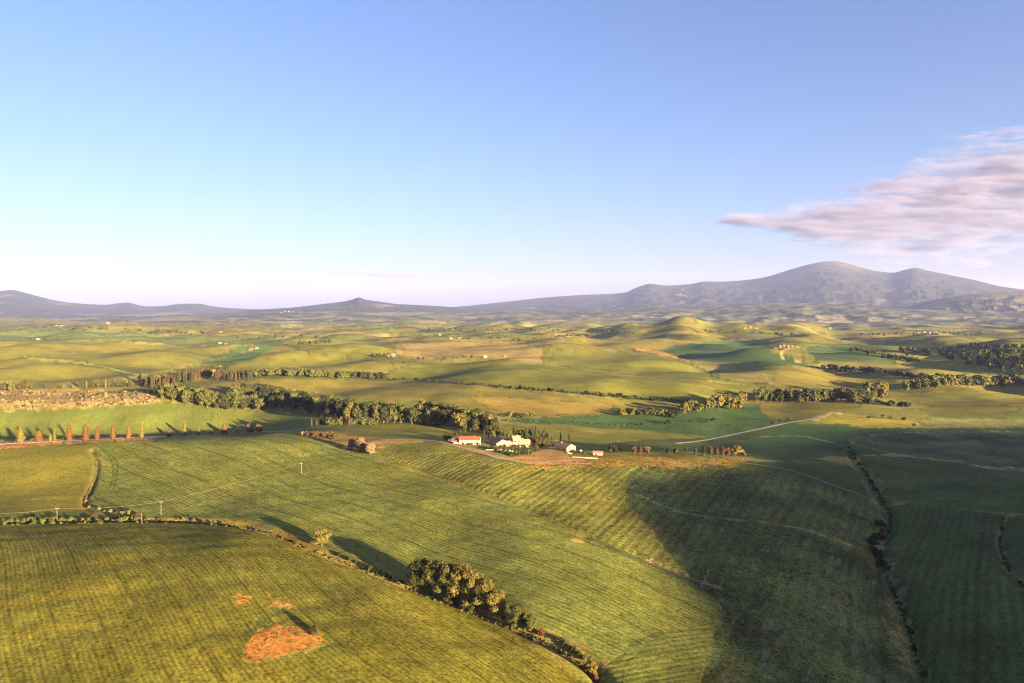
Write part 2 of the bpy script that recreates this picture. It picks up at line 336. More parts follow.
for pts, c, mot, row, sp, amp, curve, so_, rag in FIELDS:
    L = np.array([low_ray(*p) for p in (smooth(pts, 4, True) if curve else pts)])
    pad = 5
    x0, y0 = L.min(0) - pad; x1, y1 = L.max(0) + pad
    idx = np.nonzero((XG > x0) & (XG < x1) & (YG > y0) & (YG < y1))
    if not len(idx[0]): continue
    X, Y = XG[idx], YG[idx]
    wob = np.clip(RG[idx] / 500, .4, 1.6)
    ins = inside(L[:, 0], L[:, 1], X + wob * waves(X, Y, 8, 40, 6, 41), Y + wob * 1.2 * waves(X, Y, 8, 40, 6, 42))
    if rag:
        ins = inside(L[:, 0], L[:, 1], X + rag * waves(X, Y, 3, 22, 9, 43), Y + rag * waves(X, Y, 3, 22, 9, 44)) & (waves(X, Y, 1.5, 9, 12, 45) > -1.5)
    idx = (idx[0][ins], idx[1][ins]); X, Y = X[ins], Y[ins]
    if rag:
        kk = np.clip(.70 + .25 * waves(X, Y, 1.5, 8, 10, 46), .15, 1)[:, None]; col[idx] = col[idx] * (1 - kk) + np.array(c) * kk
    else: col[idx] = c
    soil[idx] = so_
    dist_ = np.hypot(L[:, 0], L[:, 1]).mean()
    if not row and dist_ > 800 and not rag:       # far plots: drill lines in a direction of their own
        th = random.uniform(-.6, .6) + math.pi / 2 * (random.random() < .5); sp = max(3.5, dist_ / 320); amp = .13; c0 = L.mean(0)
        rowc[idx] = ((X - c0[0]) * math.cos(th) + (Y - c0[1]) * math.sin(th) + 4 * waves(X, Y, 150, 400, 5, 52)) / sp
    if row:
        a, b = np.array(low_ray(*row[0])), np.array(low_ray(*row[1])); d = (b - a) / np.linalg.norm(b - a); nrm = np.array([-d[1], d[0]])
        wv = waves(X, Y, 120, 300, 5, 51) * 2.0
        rowc[idx] = ((X - a[0]) * nrm[0] + (Y - a[1]) * nrm[1] + wv) / sp
    aux[idx] = np.stack([np.full(X.shape, amp), np.full(X.shape, mot), np.full(X.shape, so_)], 1)
mr = random.Random(5)
for pts, c, mot, row, sp, amp, curve, so_, rag in FIELDS:
    if rag: continue
    L = np.array([low_ray(*p) for p in (smooth(pts, 4, True) if curve else pts)]); L = np.concatenate([L, L[:1]])
    if np.hypot(L[:, 0], L[:, 1]).mean() < 900: continue
    w = mr.uniform(1.6, 3.4) * np.hypot(L[:, 0], L[:, 1]).mean() / 1500; mc = np.array(mr.choice([(.05,.055,.022), (.045,.05,.02), (.19,.16,.07)])); st = mr.uniform(.45, .85)
    idx, D = line_dist(L, XG, YG, w * 3 + 3); X, Y = XG[idx], YG[idx]
    k = (1 - sst(w * .7, w * 1.4, D + .8 * w * waves(X, Y, 10, 60, 5, 63))) * st
    col[idx] = col[idx] * (1 - k[:, None]) + mc * k[:, None]
for pts, w, c, st in STROKES:
    L = ground_line(pts); idx, D = line_dist(L, XG, YG, w * 3 + 3)
    X, Y = XG[idx], YG[idx]
    k = (1 - sst(w * .7, w * 1.5, D + .5 * w * waves(X, Y, 5, 20, 5, 61))) * st
    col[idx] = col[idx] * (1 - k[:, None]) + np.array(c) * k[:, None]
for pts, w, dep in DITCHES[:2]:
    L = ground_line(pts); idx, D = line_dist(L, XG, YG, w * 3)
    k = (1 - sst(w * .6, w * 1.8, D + .4 * w * waves(XG[idx], YG[idx], 5, 20, 5, 62))) * .75
    col[idx] = col[idx] * (1 - k[:, None]) + np.array((.13,.085,.035)) * k[:, None]
# large soft differences of vigour inside the fields
vig = 1 + .16 * waves(XG, YG, 40, 160, 12, 71) * aux[..., 1] * 1.6
col *= np.clip(vig, .55, 1.5)[..., None]
dry = np.clip(.5 * waves(XG, YG, 30, 140, 12, 72), 0, 1)[..., None] * aux[..., 1:2] * .8
col = col * (1 - dry) + col * np.array([1.35, 1.02, .8]) * dry
col *= 1.42 * np.array([.98, 1.04, .70])

def grid_mesh(name, X, Y, Z, mat, wrap=False):
    nr, nc = X.shape; me = bpy.data.meshes.new(name)
    me.vertices.add(nr * nc); me.vertices.foreach_set('co', np.stack([X, Y, Z], -1).astype(np.float32).ravel())
    i = np.arange(nr * nc).reshape(nr, nc)
    q = np.stack([i[:-1, :-1], i[:-1, 1:], i[1:, 1:], i[1:, :-1]], -1).reshape(-1, 4)[:, ::-1]
    me.loops.add(q.size); me.loops.foreach_set('vertex_index', q.astype(np.int32).ravel())
    me.polygons.add(len(q)); me.polygons.foreach_set('loop_start', np.arange(0, q.size, 4, dtype=np.int32))
    me.polygons.foreach_set('use_smooth', np.ones(len(q), bool))
    me.materials.append(mat); me.update(calc_edges=True)
    o = bpy.data.objects.new(name, me); C.objects.link(o); return o
def attr(me, name, typ, arr):
    a = me.attributes.new(name, typ, 'POINT')
    a.data.foreach_set({'FLOAT': 'value', 'FLOAT_VECTOR': 'vector', 'FLOAT_COLOR': 'color'}[typ], arr.astype(np.float32).ravel())

def ground_material():
    m, nt, b = new_mat('field_ground'); ln = nt.links.new
    geo = nt.nodes.new('ShaderNodeNewGeometry'); P = geo.outputs['Position']
    ac = nd(nt, 'ShaderNodeAttribute', _attribute_name='base'); ax = nd(nt, 'ShaderNodeAttribute', _attribute_name='aux'); ar = nd(nt, 'ShaderNodeAttribute', _attribute_name='row')
    sp = nt.nodes.new('ShaderNodeSeparateXYZ'); ln(ax.outputs['Vector'], sp.inputs[0])
    amp, mot, so_ = sp.outputs
    n_big = noise(nt, P, 1 / 38, 4); n_mid = noise(nt, P, 1 / 6, 4, .6); n_fin = noise(nt, P, 1 / .9, 3, .65)
    # rows: sowing lines with gaps, every sixth pair a wheel track
    rv = mth(nt, 'ADD', ar.outputs['Fac'], mth(nt, 'MULTIPLY', mth(nt, 'SUBTRACT', n_mid, .5), .22))
    rs = mth(nt, 'SINE', mth(nt, 'MULTIPLY', rv, 2 * math.pi))
    tr = mth(nt, 'PINGPONG', mth(nt, 'DIVIDE', rv, 7.5), .5)
    trk = mth(nt, 'SUBTRACT', 1.0, mth(nt, 'MULTIPLY', tr, 9.0), clamp=True)
    def streak(k, q, sc=1.0, det=3):                             # noise drawn out along the direction of sowing
        sx = nt.nodes.new('ShaderNodeSeparateXYZ'); ln(P, sx.inputs[0]); cr = nt.nodes.new('ShaderNodeCombineXYZ')
        ln(mth(nt, 'MULTIPLY', ar.outputs['Fac'], k), cr.inputs[0]); ln(mth(nt, 'MULTIPLY', sx.outputs[0], q), cr.inputs[1]); ln(mth(nt, 'MULTIPLY', sx.outputs[1], q), cr.inputs[2])
        return noise(nt, cr.outputs[0], sc, det, .6)
    n_row = streak(.35, .012); n_str = streak(1.3, .09)
    rowmix = mth(nt, 'ADD', mth(nt, 'MULTIPLY', rs, .5), mth(nt, 'ADD', mth(nt, 'MULTIPLY', mth(nt, 'SUBTRACT', n_row, .5), 2.0), mth(nt, 'MULTIPLY', mth(nt, 'SUBTRACT', n_str, .5), 3.6)))
    rowmix = mth(nt, 'SUBTRACT', rowmix, mth(nt, 'MULTIPLY', trk, .85))
    rowmix = mth(nt, 'MULTIPLY', rowmix, mth(nt, 'MULTIPLY', mth(nt, 'ADD', n_big, .25), 1.3))
    v = mth(nt, 'ADD', 1.0, mth(nt, 'MULTIPLY', rowmix, amp))
    n_grn = noise(nt, P, 1 / 1.7, 2, .7)
    mm = mth(nt, 'ADD', mth(nt, 'MULTIPLY', mth(nt, 'SUBTRACT', n_big, .5), 1.0), mth(nt, 'ADD', mth(nt, 'MULTIPLY', mth(nt, 'SUBTRACT', n_mid, .5), 1.3), mth(nt, 'ADD', mth(nt, 'MULTIPLY', mth(nt, 'SUBTRACT', n_fin, .5), 2.7), mth(nt, 'MULTIPLY', mth(nt, 'SUBTRACT', n_grn, .5), 3.4))))
    v = mth(nt, 'MULTIPLY', v, mth(nt, 'ADD', 1.0, mth(nt, 'MULTIPLY', mm, mth(nt, 'ADD', mot, .25))))
    vm = nt.nodes.new('ShaderNodeVectorMath'); vm.operation = 'SCALE'; ln(ac.outputs['Color'], vm.inputs[0]); ln(mth(nt, 'MAXIMUM', v, .15), vm.inputs['Scale'])
    # bald spots of pale soil in the poor fields, in short dashes along the rows
    ns = mth(nt, 'ADD', mth(nt, 'MULTIPLY', streak(2.4, .055, 1.0, 3), .65), mth(nt, 'MULTIPLY', noise(nt, P, 1 / 45, 3, .6), .35))
    k = mth(nt, 'MULTIPLY', mth(nt, 'MULTIPLY', mth(nt, 'SUBTRACT', ns, .555), 14.0, clamp=True), mth(nt, 'MULTIPLY', so_, 2.2), clamp=True)
    ln(mixc(nt, k, vm.outputs[0], (.17, .14, .085)), b.inputs['Base Color'])
    bh = mth(nt, 'ADD', mth(nt, 'MULTIPLY', n_fin, .22), mth(nt, 'ADD', mth(nt, 'MULTIPLY', n_mid, .35), mth(nt, 'MULTIPLY', rs, mth(nt, 'MULTIPLY', amp, .30))))
    bp = nd(nt, 'ShaderNodeBump', Strength=.5, Distance=1.0); ln(bh, bp.inputs['Height']); ln(bp.outputs[0], b.inputs['Normal'])
    b.inputs['Specular IOR Level'].default_value = .05; b.inputs['Roughness'].default_value = 1.0
    return m
M_ground = ground_material()
ground = grid_mesh('ground', XG, YG, ZG, M_ground); ground['kind'] = 'structure'
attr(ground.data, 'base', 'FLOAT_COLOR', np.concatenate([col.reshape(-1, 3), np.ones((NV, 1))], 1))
attr(ground.data, 'aux', 'FLOAT_VECTOR', aux.reshape(-1, 3)); attr(ground.data, 'row', 'FLOAT', rowc)

# ------------------------------------------------------------------ unseen hill added behind right, crest shaped to cast the valley's shadow
u_s = np.array([math.sin(SUN_AZ), math.cos(SUN_AZ)]); v_s = np.array([-u_s[1], u_s[0]])
EDGE_PTS = [(716,720),(710,683),(702,645),(688,605),(657,558),(636,522),(622,496),(632,476),(690,470),(752,458),(790,440),(830,430),(915,429),(1010,431)]
T0 = 1250.0; prof = []
for p in EDGE_PTS:
    x, y, z = at3(*p); g = np.array([x, y]); prof.append((g @ v_s, z + (T0 - g @ u_s) * math.tan(SUN_EL)))
prof.sort()
ps = np.array([p[0] for p in prof]); ph = np.array([p[1] for p in prof])
ss = np.linspace(ps[0] - 520, ps[-1] + 900, 240)
crest = np.interp(ss, ps, ph)
crest = np.where(ss < ps[0], ph[0] * (1 - sst(0, 110, ps[0] - ss)) - 20, crest) ; crest = np.where(ss > ps[-1], ph[-1] + (-30 - ph[-1]) * sst(0, 900, ss - ps[-1]), crest)
for _ in range(1): crest[1:-1] = .25 * crest[:-2] + .5 * crest[1:-1] + .25 * crest[2:]
tt = np.linspace(-330, 420, 60); SG, TG = np.meshgrid(ss, tt)
prf = np.where(TG < 0, 1 - sst(0, 330, -TG), 1 - sst(0, 420, TG))
hx = SG * v_s[0] + (T0 + TG) * u_s[0]; hy = SG * v_s[1] + (T0 + TG) * u_s[1]
hz = -45 + (crest[None, :] + 45) * prf + 1.2 * waves(hx, hy, 40, 150, 10, 81) * (prf < .97) * (prf > .05)
M_shadow_hill, nt, b = new_mat('shadow_hill_pasture')
pos = nt.nodes.new('ShaderNodeNewGeometry').outputs['Position']
nt.links.new(ramp(nt, noise(nt, pos, 1 / 25, 5, .65), [(.35, (.05,.065,.02)), (.65, (.12,.12,.035))]), b.inputs['Base Color'])
hill = grid_mesh('hill', hx, hy, hz, M_shadow_hill); hill['kind'] = 'structure'

# ------------------------------------------------------------------ mountains on the horizon
def ridged(x, y, wl, octs, seed):
    out = np.zeros_like(x); a = 1.0; tot = 0
    for o in range(octs):
        out += a * (1 - np.abs(waves(x, y, wl * .6, wl * 1.5, 7, seed + o))); tot += a; a *= .5; wl *= .48
    return out / tot
MTN = []
def mountain(name, sky_line, dist, front, back, foot, mat, rough, seed, na=520, nr=90):
    sk = np.array(smooth(sky_line, 6)); p0, p1 = sk[0, 0], sk[-1, 0]
    px = np.linspace(p0, p1, na); py = np.interp(px, sk[:, 0], sk[:, 1])
    a = np.arctan2(px - 512, F)
    t = np.linspace(0, 1, nr); r = dist - front + (front + back) * t
    AA, RR = np.meshgrid(a, r); X = RR * np.sin(AA); Y = RR * np.cos(AA)
    crest = H + (HZ - py) / F * dist * np.cos(a); crest = np.maximum(crest, foot + 2)
    k = np.where(RR <= dist, (RR - (dist - front)) / front, 1 - (RR - dist) / back); k = np.clip(k, 0, 1)
    shape = np.where(RR <= dist, k ** 1.35, k)
    Z = foot - 20 + (crest[None, :] + 20 - foot) * shape
    n_ = ridged(X, Y, front * .26, 5, seed) - .5
    Z += n_ * rough * .45 * np.minimum(crest[None, :] - foot, 900) * np.sin(np.pi * np.clip(k, 0, 1)) ** 0.8
    o = grid_mesh(name, X, Y, Z, mat); o['kind'] = 'structure'; MTN.append((a, r, Z)); return o
def mountain_mat(name, forest, meadow, rock, lo, hi, sc, summit=99999):
    m, nt, b = new_mat(name); P = nt.nodes.new('ShaderNodeNewGeometry').outputs['Position']
    f = mth(nt, 'ADD', mth(nt, 'MULTIPLY', noise(nt, P, sc, 6, .6), .6), mth(nt, 'MULTIPLY', noise(nt, P, sc * 5, 4, .6), .4))
    sp = nt.nodes.new('ShaderNodeSeparateXYZ'); nt.links.new(P, sp.inputs[0])
    f = mth(nt, 'SUBTRACT', f, mth(nt, 'MULTIPLY', sp.outputs[2], 1.0 / 9000))
    c = ramp(nt, f, [(lo, forest), (lo + .03, tuple(v * 1.5 for v in forest)), (hi, meadow), (hi + .06, rock)])
    k = mth(nt, 'MULTIPLY', mth(nt, 'SUBTRACT', sp.outputs[2], summit), 1 / 300, clamp=True)
    nt.links.new(mixc(nt, k, c, (.075, .055, .05)), b.inputs['Base Color']); return m
M_mt = mountain_mat('mountain_forest', (.020,.023,.018), (.10,.085,.052), (.17,.14,.09), .50, .58, 1 / 1800, 1100)
M_foot = mountain_mat('foothill_forest', (.028,.033,.018), (.105,.092,.042), (.16,.13,.07), .44, .52, 1 / 1100)
mountain('mountain', [(-220,306),(-120,301),(-60,297),(-20,292),(0,291),(10,289.5),(22,291.5),(60,301),(100,304.5),(115,303.5),(128,302.5),(145,306),(165,305.5),(180,303.6),(200,303.6),(212,306),(240,308.5),(300,310),(360,311.5),(420,318)], 21000, 7000, 4000, 15, M_mt, .25, 101)
mountain('mountain', [(180,320),(240,311),(290,307.5),(325,303.5),(345,301),(354,298.6),(359,297),(365,299),(378,301),(395,303.5),(430,305.5),(470,308),(520,311),(570,318)], 15500, 5000, 3000, 10, M_mt, .28, 111)
mountain('mountain', [(400,320),(440,309),(475,305),(510,301.3),(545,297.5),(580,295),(606,294),(625,292.5),(634,288.5),(642,285.5),(650,283.6),(657,284.4),(668,285.4),(690,284),(704,281.4),(722,281.6),(745,280),(765,277),(782,272),(798,267),(815,263),(826,261.3),(838,261.3),(850,264),(872,270),(893,272.5),(905,269.5),(917,267.8),(930,271),(950,275),(975,280),(1000,286),(1024,289.5),(1090,297),(1200,305),(1320,314)], 20500, 8500, 5000, 15, M_mt, .30, 121, 800, 120)
mountain('mountain', [(820,320),(870,313),(900,308.5),(924,302),(945,298),(965,295),(985,293),(1005,292),(1024,291.5),(1080,293),(1180,301),(1280,316)], 13000, 3500, 2500, 5, M_foot, .22, 131)
mountain('mountain', [(60,321),(150,316),(240,313.5),(330,311),(420,312),(520,311),(620,309),(700,306),(780,303),(840,304),(900,308),(960,310),(1060,309),(1150,318)], 11500, 3500, 2500, -5, M_foot, .45, 141)
# ------------------------------------------------------------------ haze over the whole valley
bm = bmesh.new(); bmesh.ops.create_cube(bm, size=1.0)
for v in bm.verts: v.co = Vector((v.co.x * 90000, v.co.y * 90000, (v.co.z + .5) * 2000 - 120))
me = bpy.data.meshes.new('haze'); bm.to_mesh(me); bm.free()
haze = bpy.data.objects.new('haze', me); C.objects.link(haze); haze['kind'] = 'stuff'
hm = bpy.data.materials.new('haze_air'); hm.use_nodes = True; nt = hm.node_tree; nt.nodes.remove(nt.nodes['Principled BSDF'])
pv = nd(nt, 'ShaderNodeVolumePrincipled', Density=1.6e-5, Anisotropy=.0); pv.inputs['Color'].default_value = (.41,.49,1.0,1)
nt.links.new(pv.outputs[0], nt.nodes['Material Output'].inputs['Volume']); me.materials.append(hm)

# ------------------------------------------------------------------ roads and tracks: strips laid on the ground
def road(name, pts, width, mat, lift=.12, sub=8):
    P = smooth(pts, sub); L = np.array([at(*p) for p in P])
    d = np.gradient(L, axis=0); d /= np.linalg.norm(d, axis=1)[:, None] + 1e-9
    nrm = np.stack([-d[:, 1], d[:, 0]], 1); cols = np.linspace(-.5, .5, 4) * width
    X = L[:, None, 0] + nrm[:, None, 0] * cols; Y = L[:, None, 1] + nrm[:, None, 1] * cols
    Z = zat(X.ravel(), Y.ravel()).reshape(X.shape) + lift + .06 * np.cos(cols / width * math.pi)[None, :]
    o = grid_mesh(name, X[:, ::-1], Y[:, ::-1], Z[:, ::-1], mat); o['kind'] = 'structure'; return o
M_gravel = simple_mat('pale_gravel', (.60, .50, .42), (.50, .41, .33), .3)
M_lane = simple_mat('grey_gravel', (.36, .32, .26), (.28, .25, .20), .3)
M_dirt = simple_mat('pink_dirt', (.36, .23, .14), (.28, .17, .10), .3)
M_track = simple_mat('worn_track', (.24, .20, .13), (.15, .13, .07), .4)
M_track2 = simple_mat('grassy_track', (.13, .12, .06), (.085, .085, .035), .4)
road('gravel_road', [(676,443.5),(700,441),(720,437.5),(740,433),(762,428.5),(785,423.5),(806,420),(822,417)], 5.5, M_lane)
road('gravel_road', [(-25,446),(0,444.3),(40,442.3),(80,440.3),(115,438.5),(145,437),(165,436.6)], 6.0, M_gravel)
road('dirt_road', [(165,436.6),(200,435.2),(235,433.2),(268,431.6),(300,432)], 3.5, M_dirt)
road('dirt_road', [(380,440.5),(405,439.5),(430,440.5),(446,443.5),(462,447.5),(480,452.5),(497,457.5),(515,461),(535,462.6),(560,463.2),(590,463.5)], 4.5, M_dirt, .2)
road('farm_track', [(744,463),(770,466.5),(800,473),(830,484),(860,494.5)], 2.6, M_track)
road('farm_track', [(900,500.5),(930,504.5),(965,509),(1004,514.5)], 1.8, M_track2)
road('farm_track', [(1008,517),(1001,528),(997,540),(999,553),(1008,568),(1022,581),(1040,594)], 1.8, M_track2)

# ------------------------------------------------------------------ trees
def leaf_mat(name, col, var=.45):
    m, nt, b = new_mat(name)
    a = nd(nt, 'ShaderNodeAttribute', _attribute_name='tone')
    oi = nt.nodes.new('ShaderNodeObjectInfo')
    k = mth(nt, 'ADD', mth(nt, 'MULTIPLY', a.outputs['Fac'], var), mth(nt, 'MULTIPLY', oi.outputs['Random'], .35))
    k = mth(nt, 'ADD', k, .62)
    v = nt.nodes.new('ShaderNodeVectorMath'); v.operation = 'SCALE'; v.inputs[0].default_value = col; nt.links.new(k, v.inputs['Scale'])
    nt.links.new(v.outputs[0], b.inputs['Base Color']); b.inputs['Specular IOR Level'].default_value = .05
    return m
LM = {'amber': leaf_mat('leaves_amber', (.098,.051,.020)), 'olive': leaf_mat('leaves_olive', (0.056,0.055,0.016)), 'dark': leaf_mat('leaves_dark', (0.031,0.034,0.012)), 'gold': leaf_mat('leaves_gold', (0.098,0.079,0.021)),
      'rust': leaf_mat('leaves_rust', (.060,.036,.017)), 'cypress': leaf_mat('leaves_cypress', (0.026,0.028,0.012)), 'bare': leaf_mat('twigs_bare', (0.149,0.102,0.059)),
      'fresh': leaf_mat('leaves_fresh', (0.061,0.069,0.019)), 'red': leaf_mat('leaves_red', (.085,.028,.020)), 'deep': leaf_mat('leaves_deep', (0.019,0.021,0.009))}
M_bark = simple_mat('bark', (.13, .095, .065), (.08, .055, .04), 2.0)
def crown_geo(shape, nleaf, leaf, seed):
    r = np.random.default_rng(seed); lobes = []
    if shape == 'round':
        for i in range(11):
            a = r.uniform(0, 6.28); k = r.uniform(.12, .30); t = r.uniform(.27, .80)
            lobes.append((k * math.cos(a), k * math.sin(a), t, r.uniform(.12, .20)))
        lobes += [(0, 0, .55, .25), (0, 0, .78, .18), (.08, -.04, .34, .24)]
    elif shape == 'full':
        for i in range(20):
            a = r.uniform(0, 6.28); t = r.uniform(.14, .84); k = r.uniform(.14, .36) * (1.1 - .6 * t)
            lobes.append((k * math.cos(a), k * math.sin(a), t, r.uniform(.10, .17)))
        lobes += [(0, 0, .35, .26), (0, 0, .6, .24), (.03, .02, .78, .17)]
    elif shape == 'tall':
        for i in range(10):
            a = r.uniform(0, 6.28); k = r.uniform(.03, .13); t = r.uniform(.25, .88)
            lobes.append((k * math.cos(a), k * math.sin(a), t, r.uniform(.07, .12) * (1.15 - .5 * abs(t - .5))))
        lobes += [(0, 0, .4, .16), (0, 0, .6, .16), (0, 0, .78, .12)]
    elif shape == 'cypress':
        for i in range(14):
            t = .06 + .90 * i / 13; w = .028 + .085 * math.sin(math.pi * min(t * .72 + .28, 1)) ** .7
            lobes.append((r.uniform(-.012, .012), r.uniform(-.012, .012), t, w))
    elif shape == 'bush':
        for i in range(9):
            a = r.uniform(0, 6.28); k = r.uniform(.15, .42); t = r.uniform(.18, .62)
            lobes.append((k * math.cos(a), k * math.sin(a), t, r.uniform(.18, .28)))
        lobes += [(0, 0, .45, .38), (.05, .05, .68, .26)]
    L = np.array(lobes); w = L[:, 3] ** 2; li = r.choice(len(L), nleaf, p=w / w.sum())
    d = r.normal(size=(nleaf, 3)); d /= np.linalg.norm(d, axis=1)[:, None]
    d[:, 2] = np.where(d[:, 2] < -.3, -d[:, 2] * .6, d[:, 2])
    rad_ = L[li, 3] * r.uniform(.72, 1.12, nleaf)
    st = 1.35 if shape == 'cypress' else 1.0
    c = L[li, :3] + d * rad_[:, None] * np.array([1, 1, st])
    c[:, 2] = np.maximum(c[:, 2], .02)
    # each leaf clump: a bent quad roughly facing outward
    nn = d + r.normal(size=(nleaf, 3)) * .55; nn /= np.linalg.norm(nn, axis=1)[:, None]
    t1 = np.cross(nn, r.normal(size=(nleaf, 3))); t1 /= np.linalg.norm(t1, axis=1)[:, None]; t2 = np.cross(nn, t1)
    s = leaf * r.uniform(.6, 1.35, nleaf)[:, None]
    V = np.stack([c - t1 * s, c - t2 * s * .8 + nn * s * .15, c + t1 * s, c + t2 * s * .8 + nn * s * .15], 1).reshape(-1, 3)
    Fq = np.arange(nleaf * 4).reshape(-1, 4); tone = np.repeat(r.uniform(0, 1, nleaf), 4)
    # inner mass that the leaves sit on
    bm = bmesh.new()
    for (x, y, z, q) in lobes:
        g = bmesh.ops.create_icosphere(bm, subdivisions=1, radius=q * .80)
        for v in g['verts']: v.co = Vector((v.co.x * r.uniform(.85, 1.1) + x, v.co.y * r.uniform(.85, 1.1) + y, max(v.co.z * st + z, .01)))
    cv = np.array([v.co[:] for v in bm.verts]); cf = [[v.index + len(V) for v in f.verts] for f in bm.faces]; bm.free()
    return np.concatenate([V, cv]), Fq.tolist() + cf, np.concatenate([tone, r.uniform(0, .5, len(cv))])
def trunk_geo(shape, seed):
    r = np.random.default_rng(seed + 77); V, Fc = [], []
    def limb(p, q, a, b, k=5):
        p, q = np.array(p, float), np.array(q, float); ax = q - p; ax /= np.linalg.norm(ax)
        u = np.cross(ax, (.3, .9, .2)); u /= np.linalg.norm(u); v = np.cross(ax, u); o = len(V)
        for c, rad_ in ((p, a), (q, b)):
            for i in range(k): V.append(c + rad_ * (math.cos(6.283 * i / k) * u + math.sin(6.283 * i / k) * v))
        for i in range(k): Fc.append([o + i, o + (i + 1) % k, o + k + (i + 1) % k, o + k + i])
    if shape == 'bush': limb((0, 0, -.05), (.02, .01, .35), .03, .02); limb((.01, 0, -.03), (.2, .1, .4), .025, .01); limb((0, .01, -.03), (-.2, .05, .4), .025, .01)
    elif shape == 'cypress': limb((0, 0, -.04), (0, 0, .3), .02, .012)
    else:
        limb((0, 0, -.05), (.01, .005, .25), .030, .023); limb((.01, .005, .25), (0, 0, .6), .023, .010)
        for i in range(4):
            a = r.uniform(0, 6.28); w = .22 if shape == 'round' else .09; limb((.01, .005, .22 + .06 * i), (w * math.cos(a), w * math.sin(a), .48 + .07 * i), .014, .006, 4)
    return np.array(V), Fc
def mesh_from(name, V, Fc, mats, midx=None, tone=None):
    me = bpy.data.meshes.new(name); me.from_pydata([tuple(v) for v in V], [], Fc)
    for m in mats: me.materials.append(m)
    if midx is not None: me.polygons.foreach_set('material_index', np.array(midx, np.int32))
    if tone is not None: attr(me, 'tone', 'FLOAT', tone)
    return me
def whole_tree(name, shape, leafm, nleaf, leaf, seed):
    V, Fc, tone = crown_geo(shape, nleaf, leaf, seed); tv, tf = trunk_geo(shape, seed)
    n0 = len(V); Fa = Fc + [[i + n0 for i in f] for f in tf]
    return mesh_from(name, np.concatenate([V, tv]), Fa, [LM[leafm], M_bark], [0] * len(Fc) + [1] * len(tf), np.concatenate([tone, np.zeros(len(tv))]))
TREE = {}
def variants(key, name, shape, leafm, nleaf, leaf, count):
    TREE[key] = (name, [whole_tree(name, shape, leafm, nleaf, leaf, 100 * len(TREE) + i) for i in range(count)])
for lm in ('olive', 'dark', 'gold', 'fresh', 'bare', 'deep', 'rust'): variants('round_' + lm, 'broadleaf_tree', 'round', lm, 330, .052, 3)
for lm in ('olive', 'dark', 'gold', 'rust'): variants('tall_' + lm, 'poplar_tree', 'tall', lm, 240, .036, 3)
for lm in ('cypress', 'rust', 'gold', 'dark', 'amber'): variants('cypress_' + lm, 'cypress_tree', 'cypress', lm, 260, .028, 3)
for lm in ('olive', 'dark', 'rust', 'fresh', 'deep', 'gold', 'amber'): variants('bush_' + lm, 'shrub', 'bush', lm, 200, .10, 3)
def tag(o, label, cat, group=None):
    o['label'] = label; o['category'] = cat
    if group: o['group'] = group
    return o
CAT = {'cypress_tree': 'cypress', 'broadleaf_tree': 'tree', 'poplar_tree': 'poplar', 'shrub': 'bush'}
QUEUE = {}
def put(key, px, py, hpx, label, group=None, wide=1.0, sink=.0):
    name, ms = TREE[key]; x, y, z = at3(px, py); h = hpx / F * y; w = h * wide * random.uniform(.9, 1.1)
    QUEUE.setdefault(name, []).append((hpx, key, random.choice(ms), (x, y, z - .03 * h), (w, w, h), (random.uniform(-.04, .04), random.uniform(-.04, .04), random.uniform(0, 6.28)), label, group))
def plant_all(limit=290):
    """the largest of a kind as things of their own; the many tiny far ones as one mass"""
    for name, q in QUEUE.items():
        q.sort(key=lambda e: -e[0])
        for hpx, key, me, loc, sc, rot, label, group in q[:limit]:
            o = bpy.data.objects.new(name, me); C.objects.link(o); o.location = loc; o.scale = sc; o.rotation_euler = rot; tag(o, label, CAT[name], group)
        if len(q) <= limit: continue
        V, Fc, mi, tn, off, mats, low = [], [], [], [], 0, [], {}
        for hpx, key, me, loc, sc, rot, label, group in q[limit:]:
            shape, lm = key.split('_')
            if LM[lm] not in mats: mats.append(LM[lm])
            if key not in low: low[key] = [crown_geo(shape, 90, .10, 900 + 10 * len(low) + k) for k in range(2)]
            v, f, t = random.choice(low[key]); a = rot[2]; R = np.array([[math.cos(a), -math.sin(a), 0], [math.sin(a), math.cos(a), 0], [0, 0, 1]])
            V.append((v * np.array(sc)) @ R.T + np.array(loc)); Fc += [[i + off for i in p] for p in f]; mi += [mats.index(LM[lm])] * len(f); tn.append(t); off += len(v)
        o = bpy.data.objects.new('distant_trees', mesh_from('distant_trees', np.concatenate(V), Fc, mats, mi, np.concatenate(tn))); C.objects.link(o); o['kind'] = 'stuff'
def belt(keys, pts, count, hpx, spread, label, group, wide=1.0, irregular=.5):
    """count trees along a line of photograph positions, each a thing of its own"""
    P = np.array(smooth(pts, 6)); s = np.concatenate([[0], np.cumsum(np.linalg.norm(np.diff(P, axis=0), axis=1))])
    for i in range(count):
        t = (i + .5 + random.uniform(-irregular, irregular)) / count * s[-1]
        px, py = np.interp(t, s, P[:, 0]), np.interp(t, s, P[:, 1]) + random.uniform(-spread, spread)
        put(random.choice(keys), px, py, random.uniform(*hpx), label, group, wide * random.uniform(.85, 1.2))
